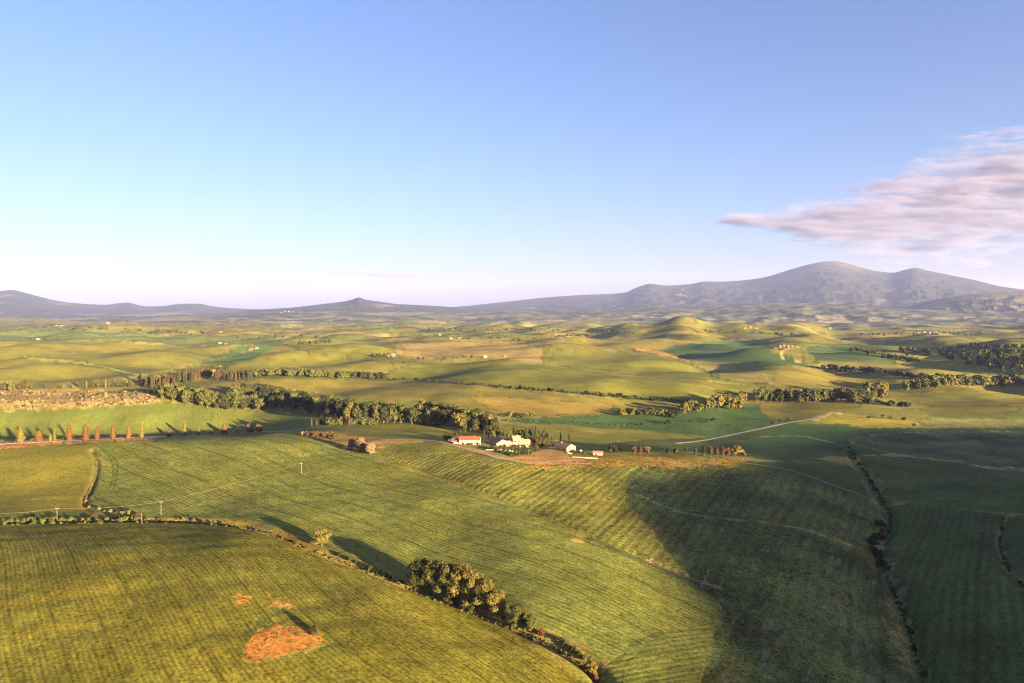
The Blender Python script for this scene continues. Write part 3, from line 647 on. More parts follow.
# roadside row on the left, one label each
row_l = [(21,442,16,'gold','tall golden cypress, first from the left in the roadside row',1.5),(39,441.5,12,'amber','stout rust coloured cypress, second in the roadside row',2.4),
 (50.5,441,7,'gold','short tan shrubby cypress beside a slim taller one in the roadside row',1.9),(54.5,441.3,13.5,'gold','slim pale cypress next to a short tan one in the roadside row',.9),
 (69.5,440.6,16,'amber','broad rust cone shaped cypress, fifth in the roadside row',1.5),(86,440,16,'amber','broad rust cypress, left of a close pair on the roadside',1.5),
 (97,439.5,13.5,'amber','rust cypress, right of a close pair on the roadside',1.4),(113,439,14,'amber','rust pointed cypress standing alone above the white gravel road',1.3),
 (128.5,438.2,13,'amber','rust cypress beside the tallest thin one on the road',1.5),(141.8,437.8,17.5,'gold','tallest thin golden cypress of the roadside row, where the white gravel ends',.85),
 (169.5,436.3,9,'amber','small rust cypress right of the tallest thin one',1.6),(185,435.7,15,'gold','very slim tall pale cypress in the right half of the roadside row',.75),
 (198.5,435.2,10,'gold','thin short cypress right of the very slim pale one',1.0),(211.5,434.6,6,'gold','tiny thin cypress in the right half of the roadside row',1.0),
 (224.5,434,12,'amber','round shouldered rust cypress in the right half of the roadside row',1.9),(237.5,433.3,6,'gold','tiny pale cypress between two wide rust ones by the road',1.0)]
for px, py, h, lm, lb, w in row_l: put('cypress_' + lm, px, py, h, lb, 'cypresses along the left road', w * 1.3)
put('bush_amber', 249.5, 432.8, 10.5, 'round rust coloured bush at the right end of the roadside row, left of its twin', None, .8)
put('bush_amber', 258.5, 432.3, 9.5, 'last round rust bush at the right end of the roadside cypress row', None, .85)
belt(['bush_rust', 'bush_olive'], [(0,442.5),(60,440),(130,437.5)], 9, (2, 3.5), .3, 'low scrubby bush on the bank of the white gravel road', 'low bushes on the road bank', 1.3)
# second ridge
belt(['cypress_rust', 'cypress_dark', 'cypress_gold'], [(76,387.5),(100,387.3),(134,386.8)], 15, (7, 10), .5, 'reddish slim cypress in the thin row before a shaded hollow', 'thin cypress row above the heath', 1.1, .35)
belt(['cypress_rust', 'cypress_dark'], [(44,388.5),(76,388)], 4, (4, 6), .3, 'small sparse cypress at the left end of the thin row', 'sparse cypresses above the heath', 1.1)
belt(['cypress_rust', 'cypress_dark', 'tall_rust'], [(140,387),(165,386),(180,383),(196,379),(203,376)], 36, (9, 14), 1.5, 'dark reddish cypress packed in the avenue climbing to the ridge villa', 'cypress avenue to the ridge villa', 1.3)
belt(['round_rust', 'cypress_dark', 'round_dark', 'cypress_rust'], [(203,377),(220,378),(235,379),(250,378)], 24, (7, 13), 2.5, 'brownish tree in the dense grove round the ridge villa', 'grove round the ridge villa', 1.0)
put('round_gold', 213, 378, 10, 'round golden tree in front of the cypress grove of the ridge villa', None, 1.1)
belt(['cypress_rust', 'cypress_dark'], [(250,377),(262,375.5)], 5, (6, 9), .8, 'reddish cypress trailing off right of the ridge grove', 'cypresses right of the ridge grove', 1.2)
belt(['round_rust', 'round_olive', 'bush_olive'], [(0,391),(12,390),(33,388)], 11, (6, 10), 1.5, 'olive brown tree in the clump at the left edge above the heath', 'tree clump above the heath', 1.1)
# woods in the valley
belt(['round_olive', 'round_dark', 'round_olive'], [(158,397),(175,400),(200,404.5),(225,408),(262,409)], 52, (12, 18), 2.5, 'olive green tree in the sunny front of the long valley wood', 'trees of the long valley wood, left part', .95)
belt(['round_olive', 'round_dark'], [(235,398),(255,397),(275,401),(300,405)], 32, (12, 17), 2.5, 'olive tree in the rear rank of the long valley wood', 'trees of the long valley wood, rear', .95)
belt(['round_dark', 'round_olive', 'tall_olive', 'round_deep'], [(262,408),(290,410),(312,413),(340,417),(380,421),(420,424)], 60, (15, 22), 3, 'dark green tree in the thick middle of the long valley wood', 'trees of the long valley wood, middle', .85)
belt(['tall_olive', 'tall_gold', 'tall_dark'], [(345,420),(375,421),(405,422)], 16, (16, 23), 1.5, 'tall slender tree rising in the middle of the valley wood', 'slender trees in the valley wood', 1.0)
belt(['round_dark', 'round_gold', 'round_deep', 'round_olive'], [(415,421),(440,424),(465,428),(495,431)], 46, (13, 21), 4.5, 'mixed green and gold tree in the wood behind the farmhouse', 'trees of the wood behind the farm', .95)
belt(['cypress_rust', 'cypress_dark', 'bush_olive'], [(310,425.5),(335,425),(360,424.5),(378,424)], 15, (6, 9.5), .6, 'small conical tree standing in front of the valley wood', 'small conical trees before the valley wood', 1.3, .3)
# hedges of the middle distance
belt(['round_olive', 'round_fresh', 'bush_olive'], [(250,376),(285,375.5),(320,377),(348,378)], 34, (6, 9), 1.2, 'pale olive tree in the hedgerow below the bright hill', 'hedgerow below the bright hill', 1.1)
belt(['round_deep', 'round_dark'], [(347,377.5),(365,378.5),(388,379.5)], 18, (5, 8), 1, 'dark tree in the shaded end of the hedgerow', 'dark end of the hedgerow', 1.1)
belt(['bush_deep', 'round_dark', 'bush_olive'], [(508,388),(545,391),(600,396),(640,399.5),(690,403)], 46, (2.5, 5), .7, 'small dark bush in the long hedge across the hill foot', 'long hedge across the hill foot', 1.2)
belt(['bush_dark', 'bush_deep'], [(392,380),(430,381),(475,385),(505,388)], 18, (2, 3.5), .5, 'tiny dark bush in the thin hedge left of the main hill', 'thin hedge left of the main hill', 1.3)
belt(['round_gold', 'round_olive', 'bush_dark'], [(508,419),(520,418),(535,417)], 6, (5, 8), 1, 'gold tree beside the shaded field behind the farm', 'gold trees behind the farm', 1.1)
belt(['round_olive', 'round_gold', 'round_dark', 'bush_dark'], [(618,417),(640,415),(660,416),(684,416)], 15, (6, 10), 1.5, 'olive tree in the low copse behind the shaded meadow', 'low copse behind the shaded meadow', 1.15)
belt(['round_gold', 'round_fresh'], [(680,414),(692,412),(700,413)], 5, (9, 13), 1, 'bright tree at the right end of the low copse', 'bright end of the low copse', 1.1)
belt(['round_gold', 'round_fresh', 'round_gold'], [(706,410),(720,409),(734,409),(745,410)], 9, (11, 19), 1.5, 'large golden tree in the sunlit clump by the meadow', 'sunlit golden clump', .95)
belt(['round_olive', 'round_fresh'], [(756,402),(770,401)], 6, (10, 15), 1, 'olive tree at the left end of the long stream belt', 'left end of the stream belt', .95)
belt(['round_olive', 'round_fresh', 'round_gold', 'round_dark'], [(770,401),(800,401),(830,401),(860,402),(885,398)], 44, (9, 15), 1.8, 'olive gold tree in the tree belt along the stream', 'tree belt along the stream', 1.0)
belt(['round_gold', 'round_fresh'], [(860,400),(875,397),(888,394)], 8, (10, 17), 1.5, 'tall golden tree in the middle of the stream belt', 'tall middle of the stream belt', .9)
belt(['bush_olive', 'bush_dark'], [(860,403),(885,405),(915,407)], 9, (4, 7), 1, 'low bush at the edge of the stream belt', 'low bushes by the stream belt', 1.2)
belt(['round_fresh', 'round_gold', 'round_olive'], [(905,391),(930,389),(960,386),(990,386),(1030,385)], 36, (9, 14), 1.5, 'pale green tree in the right part of the stream belt', 'right part of the stream belt', 1.0)
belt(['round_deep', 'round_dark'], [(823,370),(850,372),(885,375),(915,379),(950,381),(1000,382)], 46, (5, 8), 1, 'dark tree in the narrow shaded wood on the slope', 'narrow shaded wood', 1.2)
belt(['round_dark', 'round_olive', 'bush_dark'], [(848,351),(870,354),(895,359),(920,361)], 24, (3, 6), 1.5, 'dark scrub tree on the slope above the shaded wood', 'scrub trees on the slope', 1.2)
belt(['round_olive', 'round_dark'], [(900,352),(915,353),(932,355)], 10, (4, 7), 1, 'olive tree in the small stand left of the hill wood', 'small stand left of the hill wood', 1.1)
for k, (a, b_) in enumerate([((940,352),(1035,349)), ((938,357),(1035,355)), ((945,361),(1035,361)), ((965,365),(1035,367)), ((985,370),(1035,373))]):
    belt(['round_dark', 'round_olive', 'round_deep'], [a, b_], 19 - 3 * k, (5.5, 8.5), 1.4, 'dark olive tree in the wood covering the hill at the right edge', 'wood on the right hill', 1.1)
belt(['round_olive', 'bush_olive', 'bush_dark'], [(868,418.5),(912,421),(914,426)], 5, (2.5, 5), .5, 'small bush at the corner of the yellow field', 'bushes at the yellow field', 1.2)
belt(['bush_dark', 'cypress_dark'], [(770,424.5),(780,422.5),(796,419.5)], 5, (3, 5), .4, 'dark bush beside the white road over the plain', 'bushes by the white road', 1.1)
belt(['bush_dark', 'bush_deep'], [(640,424),(690,421),(735,426)], 7, (2, 4), 3, 'lone dark bush on the shaded plain', 'lone bushes on the plain', 1.3)
belt(['round_dark', 'round_deep', 'round_olive'], [(555,338),(570,337),(596,336)], 12, (2.5, 4), .5, 'dark tree in the far plantation left of the dome hill', 'far plantation', 1.2)
belt(['round_dark', 'round_olive', 'round_rust'], [(290,345),(312,344),(330,343)], 16, (2.5, 4.5), .8, 'brownish tree of the far spinney on the left plain', 'far spinney', 1.2)
belt(['round_dark', 'round_rust'], [(485,358),(470,359),(430,360),(415,360)], 9, (2.5, 4.5), .5, 'dark tree by the track to the hill cottage', 'trees by the hill cottage', 1.2)
belt(['round_dark', 'round_rust'], [(372,357),(385,356.5),(391,355.5)], 6, (3, 4.5), .5, 'dark tree left of the brick farmhouse', 'trees at the brick farmhouse', 1.1)
belt(['round_dark', 'round_rust', 'cypress_dark'], [(20,340),(32,339.5),(50,340)], 8, (2, 3.5), .4, 'dark tree round the lone far farm at left', 'trees round the lone far farm', 1.2)
for a, b_, nn_, lb in [((150,333),(215,334.5),16,'far left'), ((420,331),(560,330),30,'far middle'), ((600,333),(640,332),10,'dome foot'), ((860,336),(990,334),26,'far right'), ((235,339),(330,337),14,'left plain'), ((450,338),(545,341),18,'middle plain'), ((700,331),(800,336),16,'dome shoulder'), ((20,329),(140,330),18,'left rise')]:
    belt(['round_dark', 'round_olive', 'bush_dark'], [a, b_], nn_, (1.5, 3), 1.2, 'distant dark tree dotting the ' + lb + ' fields', 'distant trees, ' + lb, 1.3)
# around the farm
for px, py, h, lb in [(535.5,439.5,14,'tallest dark cypress behind the farm villa'),(544.2,434,6.5,'small cypress far behind the villa garden'),(560.6,441,9.5,'left one of two dark cypresses behind the gable house'),
 (569,442.2,9.5,'right one of two dark cypresses behind the gable house'),(519.2,455,13,'dark cypress standing in the villa garden'),(513.5,435,9,'cypress rising behind the villa roof'),(526,442,14,'dark cypress close to the right wing of the villa'),
 (546.3,446.5,7.5,'short dark cypress at the head of the dirt drive'),(551.4,441,4.5,'smallest cypress left of the gable house')]:
    put('cypress_cypress', px, py, h, lb, None, .95)
belt(['round_rust', 'bush_rust', 'round_dark'], [(530,443),(538,443.5),(545,444)], 9, (4.5, 7), 1, 'reddish bush in the thicket right of the villa', 'thicket right of the villa', 1.0)
belt(['round_dark', 'round_deep'], [(446,440.5),(452,439),(459,438)], 6, (5, 8), .8, 'dark tree crowding the left end of the white farm building', 'dark trees left of the white building', 1.0)
belt(['bush_dark', 'bush_olive', 'bush_fresh'], [(488,449.5),(500,452),(512,454.5),(528,453),(540,449)], 22, (2, 3.5), 1.6, 'small clipped bush in the villa garden', 'garden bushes at the villa', 1.1)
belt(['bush_red', 'bush_rust'] if 'bush_red' in TREE else ['bush_rust'], [(466,445.4),(476,444.8)], 4, (1.6, 2.4), .2, 'reddish bush before the white farm wall', 'bushes before the white wall', 1.2)
belt(['round_dark', 'bush_dark', 'round_olive'], [(552,445),(556,448),(562,451)], 5, (2.5, 4), .5, 'dark bush along the wall of the gable house', 'bushes along the gable house', 1.1)
grp = [(611.5,452.6,8.5,'round_rust'),(618,453,8,'round_dark'),(634.5,454.5,10,'round_rust'),(640,455,11,'tall_rust'),(647,454.5,9.5,'round_rust'),(667,454,9,'cypress_dark'),(675.5,455,7.5,'round_dark'),(686,455.5,12,'tall_dark'),(696,456,10.5,'tall_dark'),
       (704,456.5,13.5,'tall_dark'),(711,456.5,12,'tall_rust'),(717,456.8,12,'tall_rust'),(723,457,12.5,'tall_rust'),(728,457,11,'round_rust')]
names = ['rust coloured round tree, leftmost on the orange ridge','dark round tree second from the left on the orange ridge','reddish tree, left of a group of three on the ridge','tallest reddish tree in the middle of a ridge group of three','reddish tree, right of a group of three on the ridge',
 'lone slim dark cypress between the two ridge groups','small dark round tree left of the long ridge group','dark slender tree opening the long ridge group','dark slender tree second in the long ridge group','tallest dark tree of the long ridge group',
 'rust slender tree right of the tallest dark ridge tree','rust slender tree in the right half of the long ridge group','rust slender tree next to last dark red round one','round dark red tree beside the bright gold ridge tree']
for (px, py, h, k), lb in zip(grp, names): put(k, px, py, h, lb, None, 1.15)
put('round_gold', 735.5, 456.5, 13, 'bright golden tree at the tip of the ridge', None, 1.05)
put('bush_gold', 742, 456, 8, 'golden bush right of the bright tree at the ridge tip', None, 1.0)
belt(['round_dark', 'round_deep', 'round_olive', 'cypress_dark'], [(484,438),(500,437),(525,437.5),(550,440)], 17, (7, 11), 1.2, 'dark tree in the row behind the barn and villa', 'trees behind the barn and villa', .95)
belt(['round_dark', 'bush_deep', 'round_rust'], [(482,445),(488,447),(505,450),(532,447),(545,447)], 12, (3, 5), 1, 'small dark tree in the villa garden', 'small trees in the villa garden', 1.1)
# gully in the shaded valley
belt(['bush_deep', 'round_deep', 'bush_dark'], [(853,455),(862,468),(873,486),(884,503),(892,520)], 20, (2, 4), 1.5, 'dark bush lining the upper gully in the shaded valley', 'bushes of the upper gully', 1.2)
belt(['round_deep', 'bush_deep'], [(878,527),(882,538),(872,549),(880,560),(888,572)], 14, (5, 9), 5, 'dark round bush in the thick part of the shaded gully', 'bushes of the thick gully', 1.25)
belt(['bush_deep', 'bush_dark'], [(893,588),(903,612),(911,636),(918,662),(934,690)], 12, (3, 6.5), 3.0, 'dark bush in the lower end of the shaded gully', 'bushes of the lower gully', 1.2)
# ditch hedge on the left
belt(['bush_gold', 'bush_olive', 'bush_fresh'], [(0,524),(40,523),(80,523),(120,522),(150,522)], 34, (3, 6.5), 1.8, 'straw coloured bush in the ditch hedge of the near field', 'ditch hedge, left part', 1.0)
belt(['bush_gold', 'bush_olive', 'bush_rust'], [(150,520),(190,521),(230,527),(262,533)], 12, (2, 4), 1.3, 'tawny bush in the ditch hedge past the poles', 'ditch hedge, right part', 1.0)
belt(['bush_rust', 'bush_gold', 'bush_dark'], [(86,497),(87,506),(95,510),(115,513),(140,516)], 11, (2.5, 5), 1, 'brown bush in the bend of the narrow ditch', 'bushes in the ditch bend', 1.0)
belt(['bush_dark', 'bush_olive'], [(262,531),(290,541),(312,550)], 4, (1.5, 3), .8, 'small dark bush on the ditch left of the lone gold tree', 'bushes left of the lone tree', 1.1)
belt(['bush_dark', 'bush_deep'], [(336,556),(360,566),(384,577),(404,586)], 8, (3, 6), 1.2, 'dark bush in the ditch right of the lone gold tree', 'bushes right of the lone tree', 1.2)
belt(['bush_olive', 'bush_gold', 'bush_dark'], [(556,640),(572,650),(584,660)], 7, (4, 7), 1.5, 'tawny bush in the lower ditch', 'bushes in the lower ditch', 1.1)
belt(['round_bare', 'round_rust', 'bush_rust'], [(300,434),(312,436),(325,437),(338,439)], 12, (3.5, 6), 1.3, 'brown scrub bush on the bare red bank', 'scrub on the red bank', 1.1)
plant_all()
# near trees: trunk and crown as parts
def near_tree(px, py, hpx, wide, leafm, label, shape='full', nleaf=3400, leaf=.024, group=None, name='broadleaf_tree', seed=[500]):
    seed[0] += 1; x, y, z = at3(px, py); h = hpx / F * y
    r_ = bpy.data.objects.new(name, None); C.objects.link(r_); r_.location = (x, y, z - .02 * h); r_.scale = (h * wide, h * wide, h); r_.rotation_euler.z = random.uniform(0, 6.28)
    V, Fc, tone = crown_geo(shape, nleaf, leaf, seed[0]); c = bpy.data.objects.new('crown', mesh_from('crown', V, Fc, [LM[leafm]], None, tone))
    tv, tf = trunk_geo(shape, seed[0]); t = bpy.data.objects.new('trunk', mesh_from('trunk', tv, tf, [M_bark]))
    for o in (c, t): C.objects.link(o); o.parent = r_
    return tag(r_, label, CAT[name], group)
near_tree(322, 546, 18, 1.35, 'gold', 'lone round golden tree in the ditch between the two big fields')
near_tree(316, 635, 12, 1.0, 'olive', 'small bushy tree at the right end of the red earth patch', 'bush', 700, .05, None, 'shrub')
for px, py, h, w, lm, lb in [(352,449,11,1.2,'bare','bare brownish tree, left of the clump beside the field corner'),(361,452,16,1.15,'bare','largest bare tree of the clump beside the field corner'),(370,455,13,1.1,'bare','bare tree, right of the clump beside the field corner')]:
    near_tree(px, py, h, w, lm, lb, 'full', 1200, .034)
for px, py, h, w, lm, lb in [(420,588,32,1.1,'dark','dark rounded tree opening the big hedge cluster'),(433,592,35,1.1,'olive','olive tree next to the dark first one of the big cluster'),(446,596,34,1.05,'olive','olive tree in the middle left of the big cluster'),
  (459,601,38,1.05,'gold','tallest golden crowned tree of the big cluster'),(472,605,37,1.0,'gold','golden tree in the middle right of the big cluster'),(484,610,32,1.05,'gold','bright lumpy tree near the right end of the big cluster'),
  (496,615,25,1.2,'gold','low spreading golden tree closing the big cluster'),(451,606,16,1.3,'dark','low dark tree on the shaded front of the big cluster'),(470,612,14,1.4,'dark','low dark tree in front of the golden ones of the big cluster'),
  (517,626,23,1.05,'olive','olive gold tree standing apart right of the big cluster'),(531,631,17,1.1,'olive','olive tree beside the red bush on the ditch'),(591,676,22,.85,'gold','golden tree at the lower end of the ditch')]:
    near_tree(px, py, h, w, lm, lb)
near_tree(541, 636, 7, 1.0, 'red', 'small crimson bush at the end of the tree line', 'bush', 500, .06, None, 'shrub')
near_tree(503, 619, 5, 1.2, 'red', 'small crimson bush between the big cluster and the olive tree', 'bush', 400, .06, None, 'shrub')
near_tree(596, 682, 8, 1.0, 'red', 'crimson bush below the golden tree at the lower ditch end', 'bush', 500, .06, None, 'shrub')
# scrub of the heath and undergrowth of the ditches: ground cover nobody could count
def cover(name, mats, spots):
    V, Fc, mi, tn = [], [], [], []; r = np.random.default_rng(len(spots)); off = 0
    for (px, py, hpx) in spots:
        x, y, z = at3(px, py); h = hpx / F * y; k = 14; m_ = r.integers(0, len(mats))
        d = r.normal(size=(k, 3)); d /= np.linalg.norm(d, axis=1)[:, None]; d[:, 2] = np.abs(d[:, 2])
        c = np.array([x, y, z]) + d * np.array([h * .8, h * .8, h * .8]) * r.uniform(.5, 1, (k, 1))
        t1 = np.cross(d, r.normal(size=(k, 3))); t1 /= np.linalg.norm(t1, axis=1)[:, None]; t2 = np.cross(d, t1); s = h * .42
        V.append(np.stack([c - t1 * s, c - t2 * s, c + t1 * s, c + t2 * s], 1).reshape(-1, 3))
        Fc += (np.arange(k * 4).reshape(-1, 4) + off).tolist(); mi += [int(m_)] * k; tn.append(np.repeat(r.uniform(0, 1, k), 4)); off += k * 4
    o = bpy.data.objects.new(name, mesh_from(name, np.concatenate(V), Fc, mats, mi, np.concatenate(tn))); C.objects.link(o); o['kind'] = 'stuff'; return o
def along(pts, count, spread, h):
    P = np.array(smooth(pts, 6)); s = np.concatenate([[0], np.cumsum(np.linalg.norm(np.diff(P, axis=0), axis=1))]); out = []
    for i in range(count):
        t = random.uniform(0, s[-1]); out.append((np.interp(t, s, P[:, 0]), np.interp(t, s, P[:, 1]) + random.uniform(-spread, spread), random.uniform(*h)))
    return out
heath = []
for i in range(340):
    px = random.uniform(-10, 157); lo = np.interp(px, [-10, 40, 100, 157], [411, 409, 406.5, 402.5]); heath.append((px, random.uniform(391.5, lo), random.uniform(1.0, 2.6)))
cover('scrub', [LM['bare'], LM['gold'], LM['olive'], LM['bare'], LM['rust']], heath)
und = along([(0,524),(60,522.5),(150,521),(222,524),(262,531),(312,551),(362,569),(410,589)], 330, 1.6, (.6, 1.5)) + along([(410,588),(470,612),(520,632),(562,652),(592,676)], 170, 2.4, (1.0, 2.4)) \
    + along([(96,460),(95,478),(88,493),(85,503)], 60, 1, (1, 2)) + along([(500,420),(540,421),(600,424),(640,427)], 60, .8, (.8, 1.6))
cover('undergrowth', [LM['olive'], LM['gold'], LM['olive'], LM['fresh'], LM['rust']], und)
cover('undergrowth', [LM['deep'], LM['dark'], LM['olive']], along([(848,448),(862,468),(884,505),(890,528),(876,548),(886,575),(905,620),(925,680)], 130, 3.5, (1, 2.4)) + along([(1003,520),(1000,540),(1004,560),(1024,588)], 50, 3, (1.5, 3)))
cover('weeds', [LM['rust'], LM['gold'], LM['bare']], along([(520,466),(580,463),(640,463.5),(700,463),(742,461)], 160, 2.2, (.5, 1.1)) + along([(250,657),(275,634),(312,634),(322,644)], 24, 4, (.7, 1.5)) + along([(0,447),(80,443),(150,439.5)], 90, 1, (.7, 1.3)))

# ------------------------------------------------------------------ houses
def mat_wall(n, c): return simple_mat(n, c, tuple(v * .8 for v in c), .6)
M_white = mat_wall('white_plaster', (.37, .32, .255)); M_cream = mat_wall('cream_plaster', (.40, .275, .155)); M_stone = mat_wall('stone_wall', (.30, .23, .17)); M_brick = mat_wall('brick_wall', (.27, .13, .085))
M_tile = simple_mat('red_tile', (.22, .075, .045), (.16, .055, .035), 1.5); M_tile2 = simple_mat('brown_tile', (.30, .17, .11), (.20, .11, .08), 1.5); M_tile3 = simple_mat('pale_tile', (.36, .24, .17), (.28, .18, .12), 1.5)
M_shut = simple_mat('brown_shutter', (.10, .06, .04)); M_glass, _n, _b = new_mat('window_glass'); _b.inputs['Base Color'].default_value = (.04, .05, .06, 1); _b.inputs['Roughness'].default_value = .12; _b.inputs['Specular IOR Level'].default_value = .5
def obj(name, bm, mat, parent=None):
    me = bpy.data.meshes.new(name); bm.to_mesh(me); bm.free(); me.materials.append(mat)
    o = bpy.data.objects.new(name, me); C.objects.link(o)
    if parent: o.parent = parent
    return o
def box(bm, x0, x1, y0, y1, z0, z1):
    v = [bm.verts.new(p) for p in ((x0,y0,z0),(x1,y0,z0),(x1,y1,z0),(x0,y1,z0),(x0,y0,z1),(x1,y0,z1),(x1,y1,z1),(x0,y1,z1))]
    for f in ((3,2,1,0),(4,5,6,7),(0,1,5,4),(1,2,6,5),(2,3,7,6),(3,0,4,7)): bm.faces.new([v[i] for i in f])
def gable_walls(l, w, h, rise):
    bm = bmesh.new(); a, b = l / 2, w / 2
    v = [bm.verts.new(p) for p in ((-a,-b,-2),(a,-b,-2),(a,b,-2),(-a,b,-2),(-a,-b,h),(a,-b,h),(a,b,h),(-a,b,h),(-a,0,h+rise),(a,0,h+rise))]
    for f in ((0,1,5,4),(2,3,7,6),(1,2,6,9,5),(3,0,4,8,7),(4,5,9,8),(6,7,8,9)): bm.faces.new([v[i] for i in f])
    return bm
def gable_roof(l, w, h, rise, ov=.45, th=.25):
    bm = bmesh.new(); a = l / 2 + ov; k = rise / (w / 2); b = w / 2 + ov
    for s in (-1, 1):
        pts = [(-a, s * b, h - ov * k + .04), (a, s * b, h - ov * k + .04), (a, 0, h + rise + .04), (-a, 0, h + rise + .04)]
        lo = [bm.verts.new(p) for p in pts]; hi = [bm.verts.new((x, y, z + th)) for x, y, z in pts]
        bm.faces.new(hi if s < 0 else hi[::-1]); bm.faces.new(lo[::-1] if s < 0 else lo)
        for i in range(4): bm.faces.new([lo[i], lo[(i + 1) % 4], hi[(i + 1) % 4], hi[i]])
    return bm
def place(px, py, name, label, cat, rot, group=None):
    x, y, z = at3(px, py); r = bpy.data.objects.new(name, None); C.objects.link(r); r.location = (x, y, z); r.rotation_euler.z = math.radians(rot)
    return tag(r, label, cat, group)
def volume(r, l, w, h, rise, wall, roof, wins=(), doors=(), chim=(), off=(0, 0), rot=0):
    """one gabled volume of a house: wall, roof, chimney, windows with shutters, door; all parts of r"""
    wl_ = obj('wall', gable_walls(l, w, h, rise), wall, r); rf = obj('roof', gable_roof(l, w, h, rise), roof, r)
    bits = [wl_, rf]
    for cx, cy in chim:
        bm = bmesh.new(); zt = h + rise * (1 - abs(cy) / (w / 2)); box(bm, cx - .4, cx + .4, cy - .4, cy + .4, zt - .5, zt + 1.3); box(bm, cx - .55, cx + .55, cy - .55, cy + .55, zt + 1.303, zt + 1.45); obj('chimney', bm, wall, rf)
    def opening(side, u, z, ww, hh, nm, m_):
        # side: 0 front(-y) 1 right(+x) 2 back(+y) 3 left(-x)
        bm = bmesh.new(); d = .06
        if side in (0, 2): s = -1 if side == 0 else 1; y = s * w / 2; box(bm, u - ww / 2, u + ww / 2, min(y - .1 * s, y + d * s), max(y - .1 * s, y + d * s), z, z + hh)
        else: s = 1 if side == 1 else -1; x = s * l / 2; box(bm, min(x - .1 * s, x + d * s), max(x - .1 * s, x + d * s), u - ww / 2, u + ww / 2, z, z + hh)
        o = obj(nm, bm, m_, r); bits.append(o); return o, d
    for side, u, z, ww, hh in wins:
        o, d = opening(side, u, z, ww, hh, 'window', M_glass)
        for s in (-1, 1):
            bm = bmesh.new(); c = u + s * ww * .78
            if side in (0, 2): q = -1 if side == 0 else 1; y = q * (w / 2); box(bm, c - ww * .26, c + ww * .26, min(y - .05 * q, y + .1 * q), max(y - .05 * q, y + .1 * q), z, z + hh)
            else: q = 1 if side == 1 else -1; x = q * l / 2; box(bm, min(x - .05 * q, x + .1 * q), max(x - .05 * q, x + .1 * q), c - ww * .26, c + ww * .26, z, z + hh)
            obj('shutter', bm, M_shut, o)
    for side, u, ww, hh in doors: opening(side, u, 0, ww, hh, 'door', M_shut)
    for o in bits: o.location = (off[0], off[1], 0); o.rotation_euler.z = math.radians(rot)
f = place(470, 444.2, 'farmhouse', 'long white farmhouse with a red tiled roof beside the dirt road', 'house', -5)
volume(f, 19, 9, 4.6, 2.6, M_white, M_tile, [(0,-6,1.2,1,1.3),(0,-1.5,1.2,1,1.3),(0,6.5,1.2,1,1.3)], [(0,2.5,1.6,2.2)], [(4,1.5)])
volume(f, 7, 6, 3.2, 1.6, M_brick, M_tile, [(0,0,1,.9,1)], [], [], (-13.2, .5))
f = place(499.5, 445, 'barn', 'low dark roofed barn between the white farmhouse and the villa', 'barn', 112)
volume(f, 17, 13, 3.2, 3.4, M_stone, M_tile2, [(3,3,1.2,1,1)], [(3,-1,2.6,2.6)], [])
volume(f, 8, 7, 2.8, 1.6, M_stone, M_tile2, [], [(0,0,2,2.2)], [], (4.5, -11.2))
f = place(516, 446.5, 'villa', 'cream two storey villa with low wings in the farm garden', 'villa', 12)
volume(f, 7.5, 8, 8.2, 1.8, M_cream, M_tile3, [(0,-1.8,1.2,.9,1.4),(0,1.8,1.2,.9,1.4),(0,-1.8,4.9,.9,1.4),(0,1.8,4.9,.9,1.4),(1,0,4.9,.9,1.4)], [(0,0,1.2,2.2)], [(1.5,1.2)])
volume(f, 6.5, 6.5, 4.2, 1.5, M_cream, M_tile3, [(0,0,1.2,1,1.3)], [], [], (-7.2, -.6))
volume(f, 9, 6.5, 4.6, 1.6, M_cream, M_tile3, [(0,-2,1.3,1,1.3),(0,2,1.3,1,1.3)], [(0,0,1.2,2.1)], [(-2,1)], (8.6, .8))
f = place(565, 450.5, 'gable_house', 'cream gable ended house with a dark roof at the head of the drive', 'house', 126)
volume(f, 17, 10.5, 4.4, 2.7, M_cream, M_tile2, [(3,-2.4,1.2,1,1.3),(3,2.4,3.2,1,1.2),(2,-4,1.2,1,1.3),(2,3,1.2,1,1.3)], [(3,.3,1.3,2.2)], [(3,1.5)])
f = place(598, 455, 'shed', 'low stone shed right of the parked cars on the farm terrace', 'shed', -12)
volume(f, 8, 5, 2.4, 1.0, M_stone, M_tile2, [(0,2.2,1,.8,.8)], [(0,-1.5,1.6,1.9)], [])
bm = bmesh.new()
gx, gy, gz = at3(496, 450.5)
box(bm, -9, 9, -.2, .2, -1, .9); box(bm, -9.05, 9.05, -.27, .27, .903, 1.0); w_ = obj('garden_wall', bm, M_stone); w_.location = (gx, gy, gz); w_.rotation_euler.z = math.radians(-3); tag(w_, 'low stone garden wall in front of the dark roofed barn', 'wall')
gx, gy, gz = at3(585, 458.3); bm = bmesh.new()
box(bm, -11, 11, -.25, .25, -2, .9); box(bm, -11.05, 11.05, -.32, .32, .903, 1.02); w_ = obj('terrace_wall', bm, M_stone); w_.location = (gx, gy, gz); w_.rotation_euler.z = math.radians(-14); tag(w_, 'long stone terrace wall below the parked cars', 'wall')
